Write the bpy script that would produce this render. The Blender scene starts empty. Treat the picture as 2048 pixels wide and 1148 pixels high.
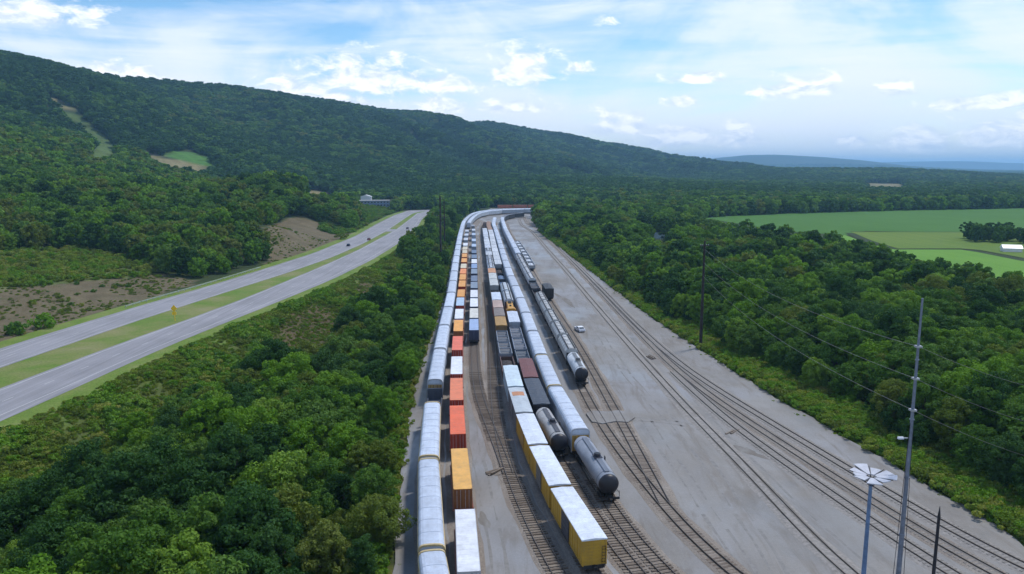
import bpy, bmesh, math, random
import numpy as np
from mathutils import Vector, Matrix
random.seed(7); rng = np.random.default_rng(11)
R = math.radians
scene = bpy.context.scene
COL = scene.collection

# ------------------------------------------------------------------ camera
F = 1500.0; CX, CY = 1024.0, 574.0          # photograph pixels (2048 x 1148)
HORIZON = 335.0; CAM_H = 46.0
PITCH = math.atan((CY - HORIZON) / F)
cam_d = bpy.data.cameras.new('camera'); cam = bpy.data.objects.new('camera', cam_d)
COL.objects.link(cam); cam.location = (0, 0, CAM_H)
cam.rotation_euler = (math.pi / 2 - PITCH, 0, 0)
cam_d.sensor_width = 36.0; cam_d.lens = F / 2048 * 36.0
cam_d.clip_start = 0.5; cam_d.clip_end = 60000
scene.camera = cam

# ------------------------------------------------------------------ sun, exposure
SUN_AZ, SUN_EL = R(52), R(62)
sv = Vector((math.sin(SUN_AZ) * math.cos(SUN_EL), math.cos(SUN_AZ) * math.cos(SUN_EL), math.sin(SUN_EL)))
sd = bpy.data.lights.new('sun', 'SUN'); sd.energy = 2.0; sd.angle = R(8); sd.color = (1.0, 0.955, 0.89)
so = bpy.data.objects.new('sun', sd); COL.objects.link(so); so.rotation_euler = sv.to_track_quat('Z', 'Y').to_euler()
so.location = (0, 0, 300)
scene.view_settings.view_transform = 'Standard'; scene.view_settings.look = 'None'
scene.view_settings.gamma = 1.0; scene.view_settings.exposure = 0.62
scene.view_settings.use_curve_mapping = False
scene.render.engine = 'CYCLES'
cy = scene.cycles
cy.use_denoising = True
try: cy.denoiser = 'OPENIMAGEDENOISE'
except Exception: pass
cy.max_bounces = 5; cy.diffuse_bounces = 2; cy.glossy_bounces = 2; cy.transmission_bounces = 2
cy.volume_bounces = 1; cy.transparent_max_bounces = 4
cy.use_adaptive_sampling = True; cy.adaptive_threshold = 0.02

# ------------------------------------------------------------------ projections
cp, sp = math.cos(PITCH), math.sin(PITCH)
def ray(x, y):
    u = (x - CX) / F; v = (CY - y) / F
    return (u, cp + v * sp, -sp + v * cp)
def P(x, y, z=0.0):
    """photo pixel -> (X, Y) on the horizontal plane at height z"""
    d = ray(x, y); t = (z - CAM_H) / d[2]
    return (d[0] * t, d[1] * t)
def at_dist(x, y, dist):
    d = ray(x, y); t = dist / d[1]
    return (d[0] * t, dist, CAM_H + d[2] * t)
def pix(X, Y, Z):
    X = np.asarray(X, float); Y = np.asarray(Y, float); Z = np.asarray(Z, float) - CAM_H
    dep = np.maximum(Y * cp - Z * sp, 0.01); up = Y * sp + Z * cp
    return CX + F * X / dep, CY - F * up / dep
def in_poly(px, py, poly):
    px = np.asarray(px); py = np.asarray(py); inside = np.zeros(px.shape, bool)
    n = len(poly); j = n - 1
    for i in range(n):
        xi, yi = poly[i]; xj, yj = poly[j]
        c = ((yi > py) != (yj > py)) & (px < (xj - xi) * (py - yi) / ((yj - yi) + 1e-12) + xi)
        inside ^= c; j = i
    return inside
def sstep(a, b, x):
    t = np.clip((np.asarray(x, float) - a) / (b - a), 0, 1); return t * t * (3 - 2 * t)

# ------------------------------------------------------------------ node helpers
class NT:
    def __init__(s, tree): s.t = tree; s.n = tree.nodes; s.l = tree.links
    def new(s, typ, **kw):
        n = s.n.new(typ)
        for k, v in kw.items(): setattr(n, k, v)
        return n
    def link(s, a, b): s.l.new(a, b)
    def inp(s, sock, v):
        if isinstance(v, bpy.types.NodeSocket): s.l.new(v, sock)
        else: sock.default_value = v
    def math(s, op, a, b=None, c=None, clamp=False):
        n = s.new('ShaderNodeMath', operation=op, use_clamp=clamp); s.inp(n.inputs[0], a)
        if b is not None: s.inp(n.inputs[1], b)
        if c is not None: s.inp(n.inputs[2], c)
        return n.outputs[0]
    def noise(s, vec, scale, detail=4, rough=0.55, dist=0.0):
        n = s.new('ShaderNodeTexNoise'); n.inputs['Scale'].default_value = scale
        n.inputs['Detail'].default_value = detail; n.inputs['Roughness'].default_value = rough
        n.inputs['Distortion'].default_value = dist
        if vec is not None: s.link(vec, n.inputs['Vector'])
        return n.outputs['Fac']
    def ramp(s, fac, stops, interp='LINEAR'):
        n = s.new('ShaderNodeValToRGB'); s.inp(n.inputs[0], fac); cr = n.color_ramp; cr.interpolation = interp
        while len(cr.elements) < len(stops): cr.elements.new(0.5)
        for e, (p, c) in zip(cr.elements, stops):
            e.position = p; e.color = (c, c, c, 1) if isinstance(c, (int, float)) else (*c, 1)
        return n.outputs['Color']
    def mix(s, fac, a, b, blend='MIX'):
        n = s.new('ShaderNodeMix', data_type='RGBA', blend_type=blend)
        s.inp(n.inputs[0], fac)
        for i, v in ((6, a), (7, b)):
            if isinstance(v, bpy.types.NodeSocket): s.l.new(v, n.inputs[i])
            else: n.inputs[i].default_value = (*v, 1) if len(v) == 3 else v
        return n.outputs[2]
    def mapping(s, vec, scale=(1, 1, 1), rot=(0, 0, 0), loc=(0, 0, 0)):
        n = s.new('ShaderNodeMapping'); s.link(vec, n.inputs[0])
        n.inputs['Scale'].default_value = scale; n.inputs['Rotation'].default_value = rot; n.inputs['Location'].default_value = loc
        return n.outputs[0]
    def bump(s, h, strength=0.3, dist=0.1):
        n = s.new('ShaderNodeBump'); n.inputs['Strength'].default_value = strength; n.inputs['Distance'].default_value = dist
        s.link(h, n.inputs['Height']); return n.outputs[0]

# ------------------------------------------------------------------ world: Nishita sky with thin cloud veils and small cumulus
world = bpy.data.worlds.new('World'); scene.world = world; world.use_nodes = True
w = NT(world.node_tree); w.n.clear()
sky = w.new('ShaderNodeTexSky', sky_type='NISHITA'); sky.sun_disc = False
sky.sun_elevation = SUN_EL; sky.sun_rotation = SUN_AZ; sky.altitude = 100
sky.air_density = 1.0; sky.dust_density = 0.2; sky.ozone_density = 1.6
tc = w.new('ShaderNodeTexCoord'); dirv = tc.outputs['Generated']
sep = w.new('ShaderNodeSeparateXYZ'); w.link(dirv, sep.inputs[0])
dx, dy, dz = sep.outputs
zc = w.math('ADD', w.math('MAXIMUM', dz, 0.0), 0.10)
comb = w.new('ShaderNodeCombineXYZ'); w.link(w.math('DIVIDE', dx, zc), comb.inputs[0]); w.link(w.math('DIVIDE', dy, zc), comb.inputs[1])
plane = comb.outputs[0]
el = w.math('ARCSINE', dz); az = w.math('ARCTAN2', dx, dy)
ca = w.new('ShaderNodeCombineXYZ'); w.link(az, ca.inputs[0]); w.link(w.math('MULTIPLY', el, 2.6), ca.inputs[1])
c1 = w.noise(w.mapping(ca.outputs[0], (1.0, 1.0, 1), (0, 0, 0.35), (3.4, 1.7, 0)), 3.2, 8, 0.56, 0.7)
c2 = w.noise(w.mapping(ca.outputs[0], (0.55, 2.2, 1), (0, 0, -0.30), (9.0, 4.0, 2.0)), 3.6, 7, 0.6, 0.6)
c3 = w.noise(w.mapping(plane, (0.5, 1.0, 1), (0, 0, 0.45), (2.0, 6.0, 1.0)), 0.9, 6, 0.6, 0.5)
veil = w.math('ADD', w.math('ADD', w.math('MULTIPLY', c1, 0.50), w.math('MULTIPLY', c2, 0.32)), w.math('MULTIPLY', c3, 0.18))
veil = w.math('ADD', veil, w.math('MULTIPLY', w.math('SUBTRACT', 0.10, el), 0.10))
veil = w.ramp(veil, [(0.39, 0.0), (0.45, 0.34), (0.51, 0.80), (0.59, 0.97)])
ce = w.new('ShaderNodeCombineXYZ'); w.link(az, ce.inputs[0]); w.link(w.math('MULTIPLY', el, 2.0), ce.inputs[1])
pn = w.noise(ce.outputs[0], 30.0, 8, 0.60, 0.5)
pn2 = w.noise(w.mapping(ce.outputs[0], (1, 1, 1), (0, 0, 0), (5, 2, 0)), 7.5, 3, 0.5, 0.0)
PUFFS = [(735, 148, 125, 36), (620, 182, 130, 26), (870, 165, 75, 20), (250, 152, 65, 20), (1045, 128, 72, 34), (1157, 133, 24, 9),
         (1395, 154, 56, 10), (1600, 172, 70, 19), (1530, 182, 34, 8), (1790, 173, 30, 15), (1475, 268, 48, 19), (1360, 272, 80, 20), (1240, 243, 65, 22),
         (1365, 199, 32, 11), (1845, 276, 66, 22), (1700, 276, 30, 10), (1995, 265, 66, 22), (2005, 201, 80, 13), (880, 208, 55, 18), (1025, 210, 75, 13), (60, 18, 95, 20)]
best = None
for (x, y, hw, hh) in PUFFS:
    d = Vector(ray(x, y)).normalized()
    a0 = math.atan2(d.x, d.y); e0 = math.asin(d.z); wa = hw * 1.3 / F; he = hh * 1.4 / F
    da = w.math('DIVIDE', w.math('SUBTRACT', az, a0), wa)
    de = w.math('DIVIDE', w.math('SUBTRACT', el, e0 - he * 0.4), he)
    de = w.math('MULTIPLY', de, w.math('ADD', 0.72, w.math('MULTIPLY', w.math('LESS_THAN', de, 0.0), 1.1)))
    q = w.math('SUBTRACT', 1.0, w.math('SQRT', w.math('ADD', w.math('MULTIPLY', da, da), w.math('MULTIPLY', de, de))))
    best = q if best is None else w.math('MAXIMUM', best, q)
gen = w.math('MULTIPLY', w.math('SUBTRACT', pn2, 0.60), 5.0)
gen = w.math('SUBTRACT', gen, w.math('MULTIPLY', w.math('ABSOLUTE', w.math('SUBTRACT', el, 0.30)), 5.0))
best = w.math('MAXIMUM', best, gen)
cum = w.math('ADD', best, w.math('MULTIPLY', w.math('SUBTRACT', pn, 0.5), 2.6))
cumf = w.ramp(cum, [(0.04, 0.0), (0.22, 0.30), (0.42, 0.72), (0.70, 0.97)])
veilc = w.mix(c2, (6.6, 7.4, 8.6), (7.8, 8.2, 8.8))
hs = w.new('ShaderNodeHueSaturation'); hs.inputs['Saturation'].default_value = 1.3; hs.inputs['Value'].default_value = 1.15
w.link(sky.outputs[0], hs.inputs['Color'])
skyc = w.mix(veil, hs.outputs[0], veilc)
pnl = w.noise(w.mapping(ce.outputs[0], (1, 1, 1), (0, 0, 0), (-0.006, -0.014, 0)), 30.0, 8, 0.60, 0.5)
lit = w.math('ADD', w.math('MULTIPLY_ADD', w.math('SUBTRACT', pn, pnl), 3.4, 0.30), w.math('MULTIPLY', cum, 0.42), clamp=True)
cumc = w.mix(lit, (5.9, 6.7, 8.1), (9.6, 9.7, 9.9))
skyc = w.mix(cumf, skyc, cumc)
bg = w.new('ShaderNodeBackground'); bg.inputs['Strength'].default_value = 0.09; w.link(skyc, bg.inputs[0])
wo = w.new('ShaderNodeOutputWorld'); w.link(bg.outputs[0], wo.inputs[0])
HAZE = 1.05e-4
# ------------------------------------------------------------------ materials
MATS = {}
def new_mat(name):
    m = bpy.data.materials.new(name); m.use_nodes = True; t = NT(m.node_tree); t.n.clear()
    out = t.new('ShaderNodeOutputMaterial'); b = t.new('ShaderNodeBsdfPrincipled'); t.link(b.outputs[0], out.inputs[0])
    MATS[name] = m
    return m, t, b, out
def obj_co(t): return t.new('ShaderNodeTexCoord').outputs['Object']
def world_co(t): return t.new('ShaderNodeNewGeometry').outputs['Position']

def mat_plain(name, col, rough=0.6, metal=0.0, var=0.25, scale=1.5, spec=0.4):
    m, t, b, o = new_mat(name); p = world_co(t)
    n = t.noise(p, scale, 5, 0.6)
    c = t.mix(t.ramp(n, [(0.3, 0.0), (0.7, 1.0)]), tuple(x * (1 - var) for x in col), tuple(min(1, x * (1 + var)) for x in col))
    t.link(c, b.inputs['Base Color']); b.inputs['Roughness'].default_value = rough; b.inputs['Metallic'].default_value = metal
    b.inputs['Specular IOR Level'].default_value = spec
    return m
def mat_paint(name, rough=0.5, dirt=0.35, streak=True, dirtcol=(0.16, 0.13, 0.10)):
    """paint that takes its colour from the object, with grime, fading and vertical streaks"""
    m, t, b, o = new_mat(name); oi = t.new('ShaderNodeObjectInfo'); p = world_co(t)
    base = oi.outputs['Color']
    n1 = t.noise(p, 0.55, 5, 0.65)
    fade = t.ramp(n1, [(0.3, 0.80), (0.7, 1.10)])
    c = t.mix(1.0, base, fade, 'MULTIPLY')
    rnd = t.math('MULTIPLY_ADD', oi.outputs['Random'], 0.16, 0.92)
    cr = t.new('ShaderNodeCombineXYZ')
    for i in range(3): t.link(rnd, cr.inputs[i])
    c = t.mix(1.0, c, cr.outputs[0], 'MULTIPLY')
    if streak:
        s = t.noise(t.mapping(p, (3.0, 3.0, 0.25)), 1.0, 5, 0.7)
    else:
        s = t.noise(p, 1.8, 6, 0.7)
    f = t.math('MULTIPLY', t.ramp(s, [(0.48, 0.0), (0.75, 1.0)]), dirt)
    c = t.mix(f, c, dirtcol)
    t.link(c, b.inputs['Base Color']); b.inputs['Roughness'].default_value = rough
    b.inputs['Specular IOR Level'].default_value = 0.4
    t.link(t.bump(t.noise(p, 5.0, 3), 0.08, 0.05), b.inputs['Normal'])
    return m
mat_paint('car_paint', 0.5, 0.40)
mat_paint('roof_paint', 0.52, 0.34, False, (0.22, 0.20, 0.18))
mat_paint('container_paint', 0.5, 0.22)
mat_plain('underframe', (0.022, 0.022, 0.024), 0.75)
mat_plain('wheel_steel', (0.07, 0.05, 0.04), 0.55, 0.6)
mat_plain('rail_steel', (0.12, 0.10, 0.085), 0.45, 0.5)
mat_plain('tan_trim', (0.50, 0.37, 0.17), 0.6)
mat_plain('black_paint', (0.018, 0.019, 0.026), 0.42)
mat_plain('dark_interior', (0.05, 0.042, 0.04), 0.9)
mat_plain('galvanised', (0.42, 0.44, 0.47), 0.45, 0.5)
mat_plain('pole_blue', (0.13, 0.21, 0.36), 0.45, 0.2)
mat_plain('mast_steel', (0.19, 0.22, 0.28), 0.5, 0.4)
mat_plain('pole_wood', (0.030, 0.024, 0.022), 0.85, 0, 0.4)
mat_plain('wire', (0.20, 0.20, 0.19), 0.5, 0.3)
mat_plain('white_panel', (0.74, 0.75, 0.80), 0.4, 0, 0.06)
mat_plain('lamp_panel', (0.46, 0.47, 0.52), 0.45, 0, 0.12)
mat_plain('sign_yellow', (0.85, 0.52, 0.02), 0.5, 0, 0.08)
mat_plain('white_wall', (0.70, 0.71, 0.72), 0.6, 0, 0.08)
mat_plain('white_line', (0.42, 0.42, 0.42), 0.7, 0, 0.25, 3.0)
mat_plain('glass', (0.03, 0.045, 0.06), 0.12, 0, 0.2, 0.5, 0.8)
mat_plain('tyre', (0.02, 0.02, 0.02), 0.85)
mat_plain('bark', (0.075, 0.058, 0.045), 0.9, 0, 0.4, 3)
mat_plain('concrete', (0.36, 0.36, 0.35), 0.85, 0, 0.2, 1)
mat_plain('blue_cladding', (0.16, 0.22, 0.33), 0.5, 0, 0.15, .4)
mat_plain('coal_load', (0.05, 0.05, 0.055), 0.9, 0, 0.5, 3)
mat_plain('blue_load', (0.10, 0.17, 0.30), 0.6, 0, 0.3, 1)
mat_plain('pale_load', (0.48, 0.52, 0.58), 0.6, 0, 0.2, 1)

def mat_sleeper():
    m, t, b, o = new_mat('sleeper_wood'); p = world_co(t); oi = t.new('ShaderNodeObjectInfo')
    n = t.noise(t.mapping(p, (1.5, 1.5, 1)), 3.0, 6, 0.7)
    n = t.math('ADD', t.math('MULTIPLY', n, 0.7), t.math('MULTIPLY', oi.outputs['Random'], 0.45))
    c = t.ramp(n, [(0.25, (0.075, 0.057, 0.044)), (0.55, (0.15, 0.118, 0.09)), (0.85, (0.25, 0.21, 0.17))])
    t.link(c, b.inputs['Base Color']); b.inputs['Roughness'].default_value = 0.9
mat_sleeper()
mat_plain('sleeper_grey', (0.20, 0.185, 0.168), 0.9, 0, 0.35, 3)
mat_plain('ballast_grey', (0.245, 0.228, 0.21), 0.95, 0, 0.28, 2.2)

def mat_ballast():
    m, t, b, o = new_mat('ballast'); p = world_co(t)
    n = t.noise(p, 0.12, 5, 0.6); n2 = t.noise(p, 5.0, 5, 0.75)
    c = t.ramp(n, [(0.30, (0.20, 0.165, 0.135)), (0.55, (0.255, 0.22, 0.185)), (0.72, (0.31, 0.28, 0.245))])
    g = t.ramp(n2, [(0.3, 0.55), (0.7, 1.3)])
    t.link(t.mix(1.0, c, g, 'MULTIPLY'), b.inputs['Base Color']); b.inputs['Roughness'].default_value = 0.95
    t.link(t.bump(n2, 0.9, 0.12), b.inputs['Normal'])
mat_ballast()

def mat_yard():
    m, t, b, o = new_mat('yard_gravel'); p = world_co(t)
    big = t.noise(p, 0.018, 6, 0.6, 0.8); mid = t.noise(t.mapping(p, (1, 0.25, 1), (0, 0, 0.12)), 0.16, 6, 0.65, 0.5)
    fine = t.noise(p, 2.6, 6, 0.8); grain = t.noise(p, 14.0, 3, 0.8)
    c = t.ramp(big, [(0.28, (0.175, 0.160, 0.143)), (0.45, (0.225, 0.217, 0.205)), (0.62, (0.255, 0.262, 0.278)), (0.8, (0.30, 0.305, 0.312))])
    d = t.ramp(mid, [(0.25, (0.64, 0.60, 0.55)), (0.45, (0.95, 0.93, 0.91)), (0.75, (1.16, 1.17, 1.19))])
    c = t.mix(1.0, c, d, 'MULTIPLY')
    g = t.math('ADD', t.math('MULTIPLY', fine, 0.6), t.math('MULTIPLY', grain, 0.4))
    c = t.mix(1.0, c, t.ramp(g, [(0.3, 0.80), (0.7, 1.16)]), 'MULTIPLY')
    # oil and mud stains, stretched along the tracks
    st = t.noise(t.mapping(p, (1.0, 0.14, 1), (0, 0, 0.30), (3, 8, 0)), 0.35, 7, 0.7, 1.0)
    c = t.mix(t.math('MULTIPLY', t.ramp(st, [(0.52, 0.0), (0.66, 1.0)]), 0.6), c, (0.14, 0.115, 0.09))
    t.link(c, b.inputs['Base Color'])
    r = t.ramp(t.noise(p, 0.035, 5, 0.6, 0.4), [(0.42, 0.90), (0.60, 0.36)]); t.link(r, b.inputs['Roughness'])
    b.inputs['Specular IOR Level'].default_value = 0.35
    t.link(t.bump(g, 0.35, 0.06), b.inputs['Normal'])
mat_yard()

def mat_road():
    m, t, b, o = new_mat('asphalt'); p = world_co(t)
    n = t.noise(p, 0.05, 5, 0.6); f = t.noise(p, 3.0, 5, 0.75)
    c = t.ramp(n, [(0.3, (0.215, 0.212, 0.225)), (0.7, (0.285, 0.28, 0.30))])
    s = t.noise(t.mapping(p, (0.9, 0.02, 1), (0, 0, -0.06)), 1.0, 4, 0.6)
    c = t.mix(1.0, c, t.ramp(s, [(0.3, 0.78), (0.7, 1.16)]), 'MULTIPLY')
    c = t.mix(1.0, c, t.ramp(f, [(0.3, 0.9), (0.7, 1.08)]), 'MULTIPLY')
    t.link(c, b.inputs['Base Color']); b.inputs['Roughness'].default_value = 0.85
mat_road()

def mat_grass(name, lo, mid, hi, sc=0.12, fsc=2.0):
    m, t, b, o = new_mat(name); p = world_co(t)
    n = t.noise(p, sc, 6, 0.65, 0.5); f = t.noise(p, fsc, 5, 0.8)
    c = t.ramp(n, [(0.3, lo), (0.5, mid), (0.7, hi)])
    c = t.mix(1.0, c, t.ramp(f, [(0.25, 0.62), (0.75, 1.35)]), 'MULTIPLY')
    t.link(c, b.inputs['Base Color']); b.inputs['Roughness'].default_value = 0.95
    b.inputs['Specular IOR Level'].default_value = 0.15
    t.link(t.bump(f, 0.6, 0.25), b.inputs['Normal'])
mat_grass('verge_grass', (0.10, 0.175, 0.024), (0.14, 0.205, 0.040), (0.21, 0.22, 0.08))
mat_grass('median_grass', (0.09, 0.19, 0.018), (0.16, 0.20, 0.055), (0.24, 0.225, 0.11), 0.06)
mat_grass('dry_weeds', (0.10, 0.13, 0.025), (0.17, 0.17, 0.045), (0.24, 0.215, 0.10), 0.25)

def mat_field(name, a, bcol, rows=0.35, rot=0.2):
    m, t, b, o = new_mat(name); p = world_co(t)
    wv = t.noise(t.mapping(p, (rows, 0.008, 1), (0, 0, rot)), 1.0, 4, 0.6)
    n = t.noise(p, 0.015, 5, 0.6)
    f = t.math('ADD', t.math('MULTIPLY', wv, 0.5), t.math('MULTIPLY', n, 0.5))
    c = t.ramp(f, [(0.35, a), (0.65, bcol)])
    c = t.mix(1.0, c, t.ramp(t.noise(p, 1.2, 4, 0.7), [(0.3, 0.85), (0.7, 1.12)]), 'MULTIPLY')
    t.link(c, b.inputs['Base Color']); b.inputs['Roughness'].default_value = 0.95; b.inputs['Specular IOR Level'].default_value = 0.1
mat_field('field_dark', (0.058, 0.145, 0.026), (0.074, 0.172, 0.034))
mat_field('field_olive', (0.10, 0.175, 0.028), (0.14, 0.20, 0.04), 0.25, 1.2)
mat_field('field_bright', (0.11, 0.24, 0.035), (0.14, 0.28, 0.045), 0.3, 1.1)
mat_field('field_clearing', (0.06, 0.17, 0.03), (0.08, 0.20, 0.04), 0.1, 0.5)

def mat_terrain():
    m, t, b, o = new_mat('terrain'); p = world_co(t)
    a = t.new('ShaderNodeAttribute', attribute_name='ground_col'); a.attribute_type = 'GEOMETRY'
    n = t.noise(p, 0.09, 6, 0.7, 0.6); f = t.noise(p, 1.1, 6, 0.8)
    c = t.mix(1.0, a.outputs['Color'], t.ramp(n, [(0.25, 0.65), (0.75, 1.35)]), 'MULTIPLY')
    c = t.mix(1.0, c, t.ramp(f, [(0.25, 0.7), (0.75, 1.3)]), 'MULTIPLY')
    g = t.ramp(t.noise(p, 0.22, 5, 0.7, 0.4), [(0.55, 0.0), (0.68, 0.5)])
    c = t.mix(g, c, (0.06, 0.095, 0.025))
    t.link(c, b.inputs['Base Color']); b.inputs['Roughness'].default_value = 0.95; b.inputs['Specular IOR Level'].default_value = 0.1
    t.link(t.bump(f, 0.7, 0.4), b.inputs['Normal'])
mat_terrain()

def mat_leaf(name, stops, trans=0.35):
    m, t, b, o = new_mat(name); p = world_co(t); oi = t.new('ShaderNodeObjectInfo')
    n = t.noise(p, 0.8, 3, 0.6)
    v = t.math('ADD', t.math('MULTIPLY', oi.outputs['Random'], 0.5), t.math('MULTIPLY', n, 0.5))
    c = t.ramp(v, [(0.15 + 0.7 * i / (len(stops) - 1), s) for i, s in enumerate(stops)])
    t.link(c, b.inputs['Base Color']); b.inputs['Roughness'].default_value = 0.7; b.inputs['Specular IOR Level'].default_value = 0.1
    tr = t.new('ShaderNodeBsdfTranslucent'); t.link(t.mix(1.0, c, (1.15, 1.2, 0.6), 'MULTIPLY'), tr.inputs[0])
    mx = t.new('ShaderNodeMixShader'); mx.inputs[0].default_value = trans
    t.link(b.outputs[0], mx.inputs[1]); t.link(tr.outputs[0], mx.inputs[2]); t.link(mx.outputs[0], o.inputs[0])
mat_leaf('leaf_dark', [(0.026, 0.072, 0.017), (0.042, 0.108, 0.024), (0.060, 0.128, 0.036)])
mat_leaf('leaf_mid', [(0.064, 0.150, 0.020), (0.092, 0.192, 0.028), (0.118, 0.205, 0.046)])
mat_leaf('leaf_bright', [(0.105, 0.230, 0.018), (0.145, 0.280, 0.026), (0.190, 0.300, 0.048)])
mat_leaf('leaf_olive', [(0.108, 0.165, 0.026), (0.142, 0.196, 0.034), (0.172, 0.202, 0.050)])
mat_leaf('leaf_weed', [(0.135, 0.235, 0.026), (0.205, 0.290, 0.040), (0.310, 0.310, 0.080)], 0.4)

# ------------------------------------------------------------------ mesh builder
class MB:
    def __init__(s): s.v = []; s.f = []; s.smooth = set()
    def add(s, vs, fs, smooth=False):
        o = len(s.v); s.v += [tuple(p) for p in vs]
        for f in fs:
            if smooth: s.smooth.add(len(s.f))
            s.f.append(tuple(i + o for i in f))
        return s
    def box(s, x0, x1, y0, y1, z0, z1):
        return s.add([(x0, y0, z0), (x1, y0, z0), (x1, y1, z0), (x0, y1, z0), (x0, y0, z1), (x1, y0, z1), (x1, y1, z1), (x0, y1, z1)],
                     [(0, 3, 2, 1), (4, 5, 6, 7), (0, 1, 5, 4), (1, 2, 6, 5), (2, 3, 7, 6), (3, 0, 4, 7)])
    def prism(s, prof, y0, y1, caps=True, closed=True, smooth=False):
        """profile of (x, z) extruded along y"""
        n = len(prof); vs = [(x, y0, z) for x, z in prof] + [(x, y1, z) for x, z in prof]
        m = n if closed else n - 1
        s.add(vs, [(i, (i + 1) % n, n + (i + 1) % n, n + i) for i in range(m)], smooth)
        if caps and closed:
            s.add([(x, y0, z) for x, z in prof], [tuple(range(n - 1, -1, -1))])
            s.add([(x, y1, z) for x, z in prof], [tuple(range(n))])
        return s
    def prism_x(s, prof, x0, x1):
        """profile of (y, z) extruded along x"""
        n = len(prof)
        s.add([(x0, y, z) for y, z in prof] + [(x1, y, z) for y, z in prof], [(i, n + i, n + (i + 1) % n, (i + 1) % n) for i in range(n)])
        s.add([(x0, y, z) for y, z in prof], [tuple(range(n))]); s.add([(x1, y, z) for y, z in prof], [tuple(range(n - 1, -1, -1))])
        return s
    def cyl(s, p0, p1, r0, r1=None, n=8, caps=True, smooth=True):
        r1 = r0 if r1 is None else r1; p0 = Vector(p0); p1 = Vector(p1); d = (p1 - p0).normalized()
        a = d.orthogonal().normalized(); b = d.cross(a)
        c = [a * math.cos(2 * math.pi * i / n) + b * math.sin(2 * math.pi * i / n) for i in range(n)]
        s.add([p0 + q * r0 for q in c] + [p1 + q * r1 for q in c], [(i, (i + 1) % n, n + (i + 1) % n, n + i) for i in range(n)], smooth)
        if caps:
            s.add([p0 + q * r0 for q in c], [tuple(range(n - 1, -1, -1))]); s.add([p1 + q * r1 for q in c], [tuple(range(n))])
        return s
    def revolve_y(s, prof, zc, n=16):
        """(y, r) profile revolved about a lengthwise axis at height zc"""
        m = len(prof); vs = []
        for y, r in prof:
            for k in range(n): vs.append((r * math.cos(2 * math.pi * k / n), y, zc + r * math.sin(2 * math.pi * k / n)))
        fs = [(j * n + k, j * n + (k + 1) % n, (j + 1) * n + (k + 1) % n, (j + 1) * n + k) for j in range(m - 1) for k in range(n)]
        return s.add(vs, fs, True)
    def mesh(s, name, mat, recalc=False):
        me = bpy.data.meshes.new(name); me.from_pydata(s.v, [], s.f)
        if recalc or True:
            bm = bmesh.new(); bm.from_mesh(me); bmesh.ops.recalc_face_normals(bm, faces=bm.faces); bm.to_mesh(me); bm.free()
        if s.smooth: me.polygons.foreach_set('use_smooth', [i in s.smooth for i in range(len(s.f))])
        if mat: me.materials.append(MATS[mat])
        me.update(); return me

def tag(o, label=None, cat=None, group=None, kind=None):
    if label: o['label'] = label
    if cat: o['category'] = cat
    if group: o['group'] = group
    if kind: o['kind'] = kind
    return o
def obj(name, me, parent=None, loc=(0, 0, 0), rotz=0.0, color=None):
    o = bpy.data.objects.new(name, me); COL.objects.link(o); o.location = loc
    if rotz: o.rotation_euler = (0, 0, rotz)
    if color: o.color = (*color, 1)
    if parent is not None: o.parent = parent
    return o
def empty(name, loc=(0, 0, 0), rotz=0.0):
    o = bpy.data.objects.new(name, None); COL.objects.link(o); o.location = loc; o.rotation_euler = (0, 0, rotz)
    o.empty_display_size = 0.5; return o

# ------------------------------------------------------------------ paths
def smooth_path(pts, step=2.0, sig=14.0):
    """world polyline -> evenly spaced, smoothed (arc length, X, Y)"""
    p = np.array(pts, float)
    s = np.concatenate([[0], np.cumsum(np.hypot(*np.diff(p, axis=0).T))])
    q = np.arange(0, s[-1] + step * 0.5, step)
    X = np.interp(q, s, p[:, 0]); Y = np.interp(q, s, p[:, 1])
    k = int(3 * sig / step); ker = np.exp(-0.5 * (np.arange(-k, k + 1) * step / sig) ** 2); ker /= ker.sum()
    def sm(a):
        e = np.concatenate([a[0] - (a[1:k + 1] - a[0])[::-1], a, a[-1] + (a[-1] - a[-k - 1:-1])[::-1]])
        return np.convolve(e, ker, 'valid')
    return sm(X), sm(Y)
class Path:
    def __init__(s, pts, sig=14.0):
        s.X, s.Y = smooth_path(pts, 2.0, sig)
        s.S = np.concatenate([[0], np.cumsum(np.hypot(np.diff(s.X), np.diff(s.Y)))]); s.L = s.S[-1]
    def at(s, q): return float(np.interp(q, s.S, s.X)), float(np.interp(q, s.S, s.Y))
    def s_at_Y(s, y):
        k = int(np.argmax(s.Y)); return float(np.interp(y, s.Y[:k + 1], s.S[:k + 1]))
    def frame(s, q, half=6.0):
        a = s.at(q - half); b = s.at(q + half)
        return ((a[0] + b[0]) / 2, (a[1] + b[1]) / 2, math.atan2(-(b[0] - a[0]), b[1] - a[1]))   # yaw: local +y runs along the track
    def heading(s, q):
        a = s.at(max(q - 2, 0)); b = s.at(min(q + 2, s.L)); l = math.hypot(b[0] - a[0], b[1] - a[1]) or 1
        return ((b[0] - a[0]) / l, (b[1] - a[1]) / l)
def ribbon(mb, path, s0, s1, off0, off1, z, step=6.0):
    """flat strip along a path between two sideways offsets (right positive)"""
    n = max(2, int((s1 - s0) / step) + 1); vs = []
    for q in np.linspace(s0, s1, n):
        x, y = path.at(q); t = path.heading(q)
        for o in (off0, off1): vs.append((x + t[1] * o, y - t[0] * o, z))
    return mb.add(vs, [(2 * i, 2 * i + 1, 2 * i + 3, 2 * i + 2) for i in range(n - 1)])
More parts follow.
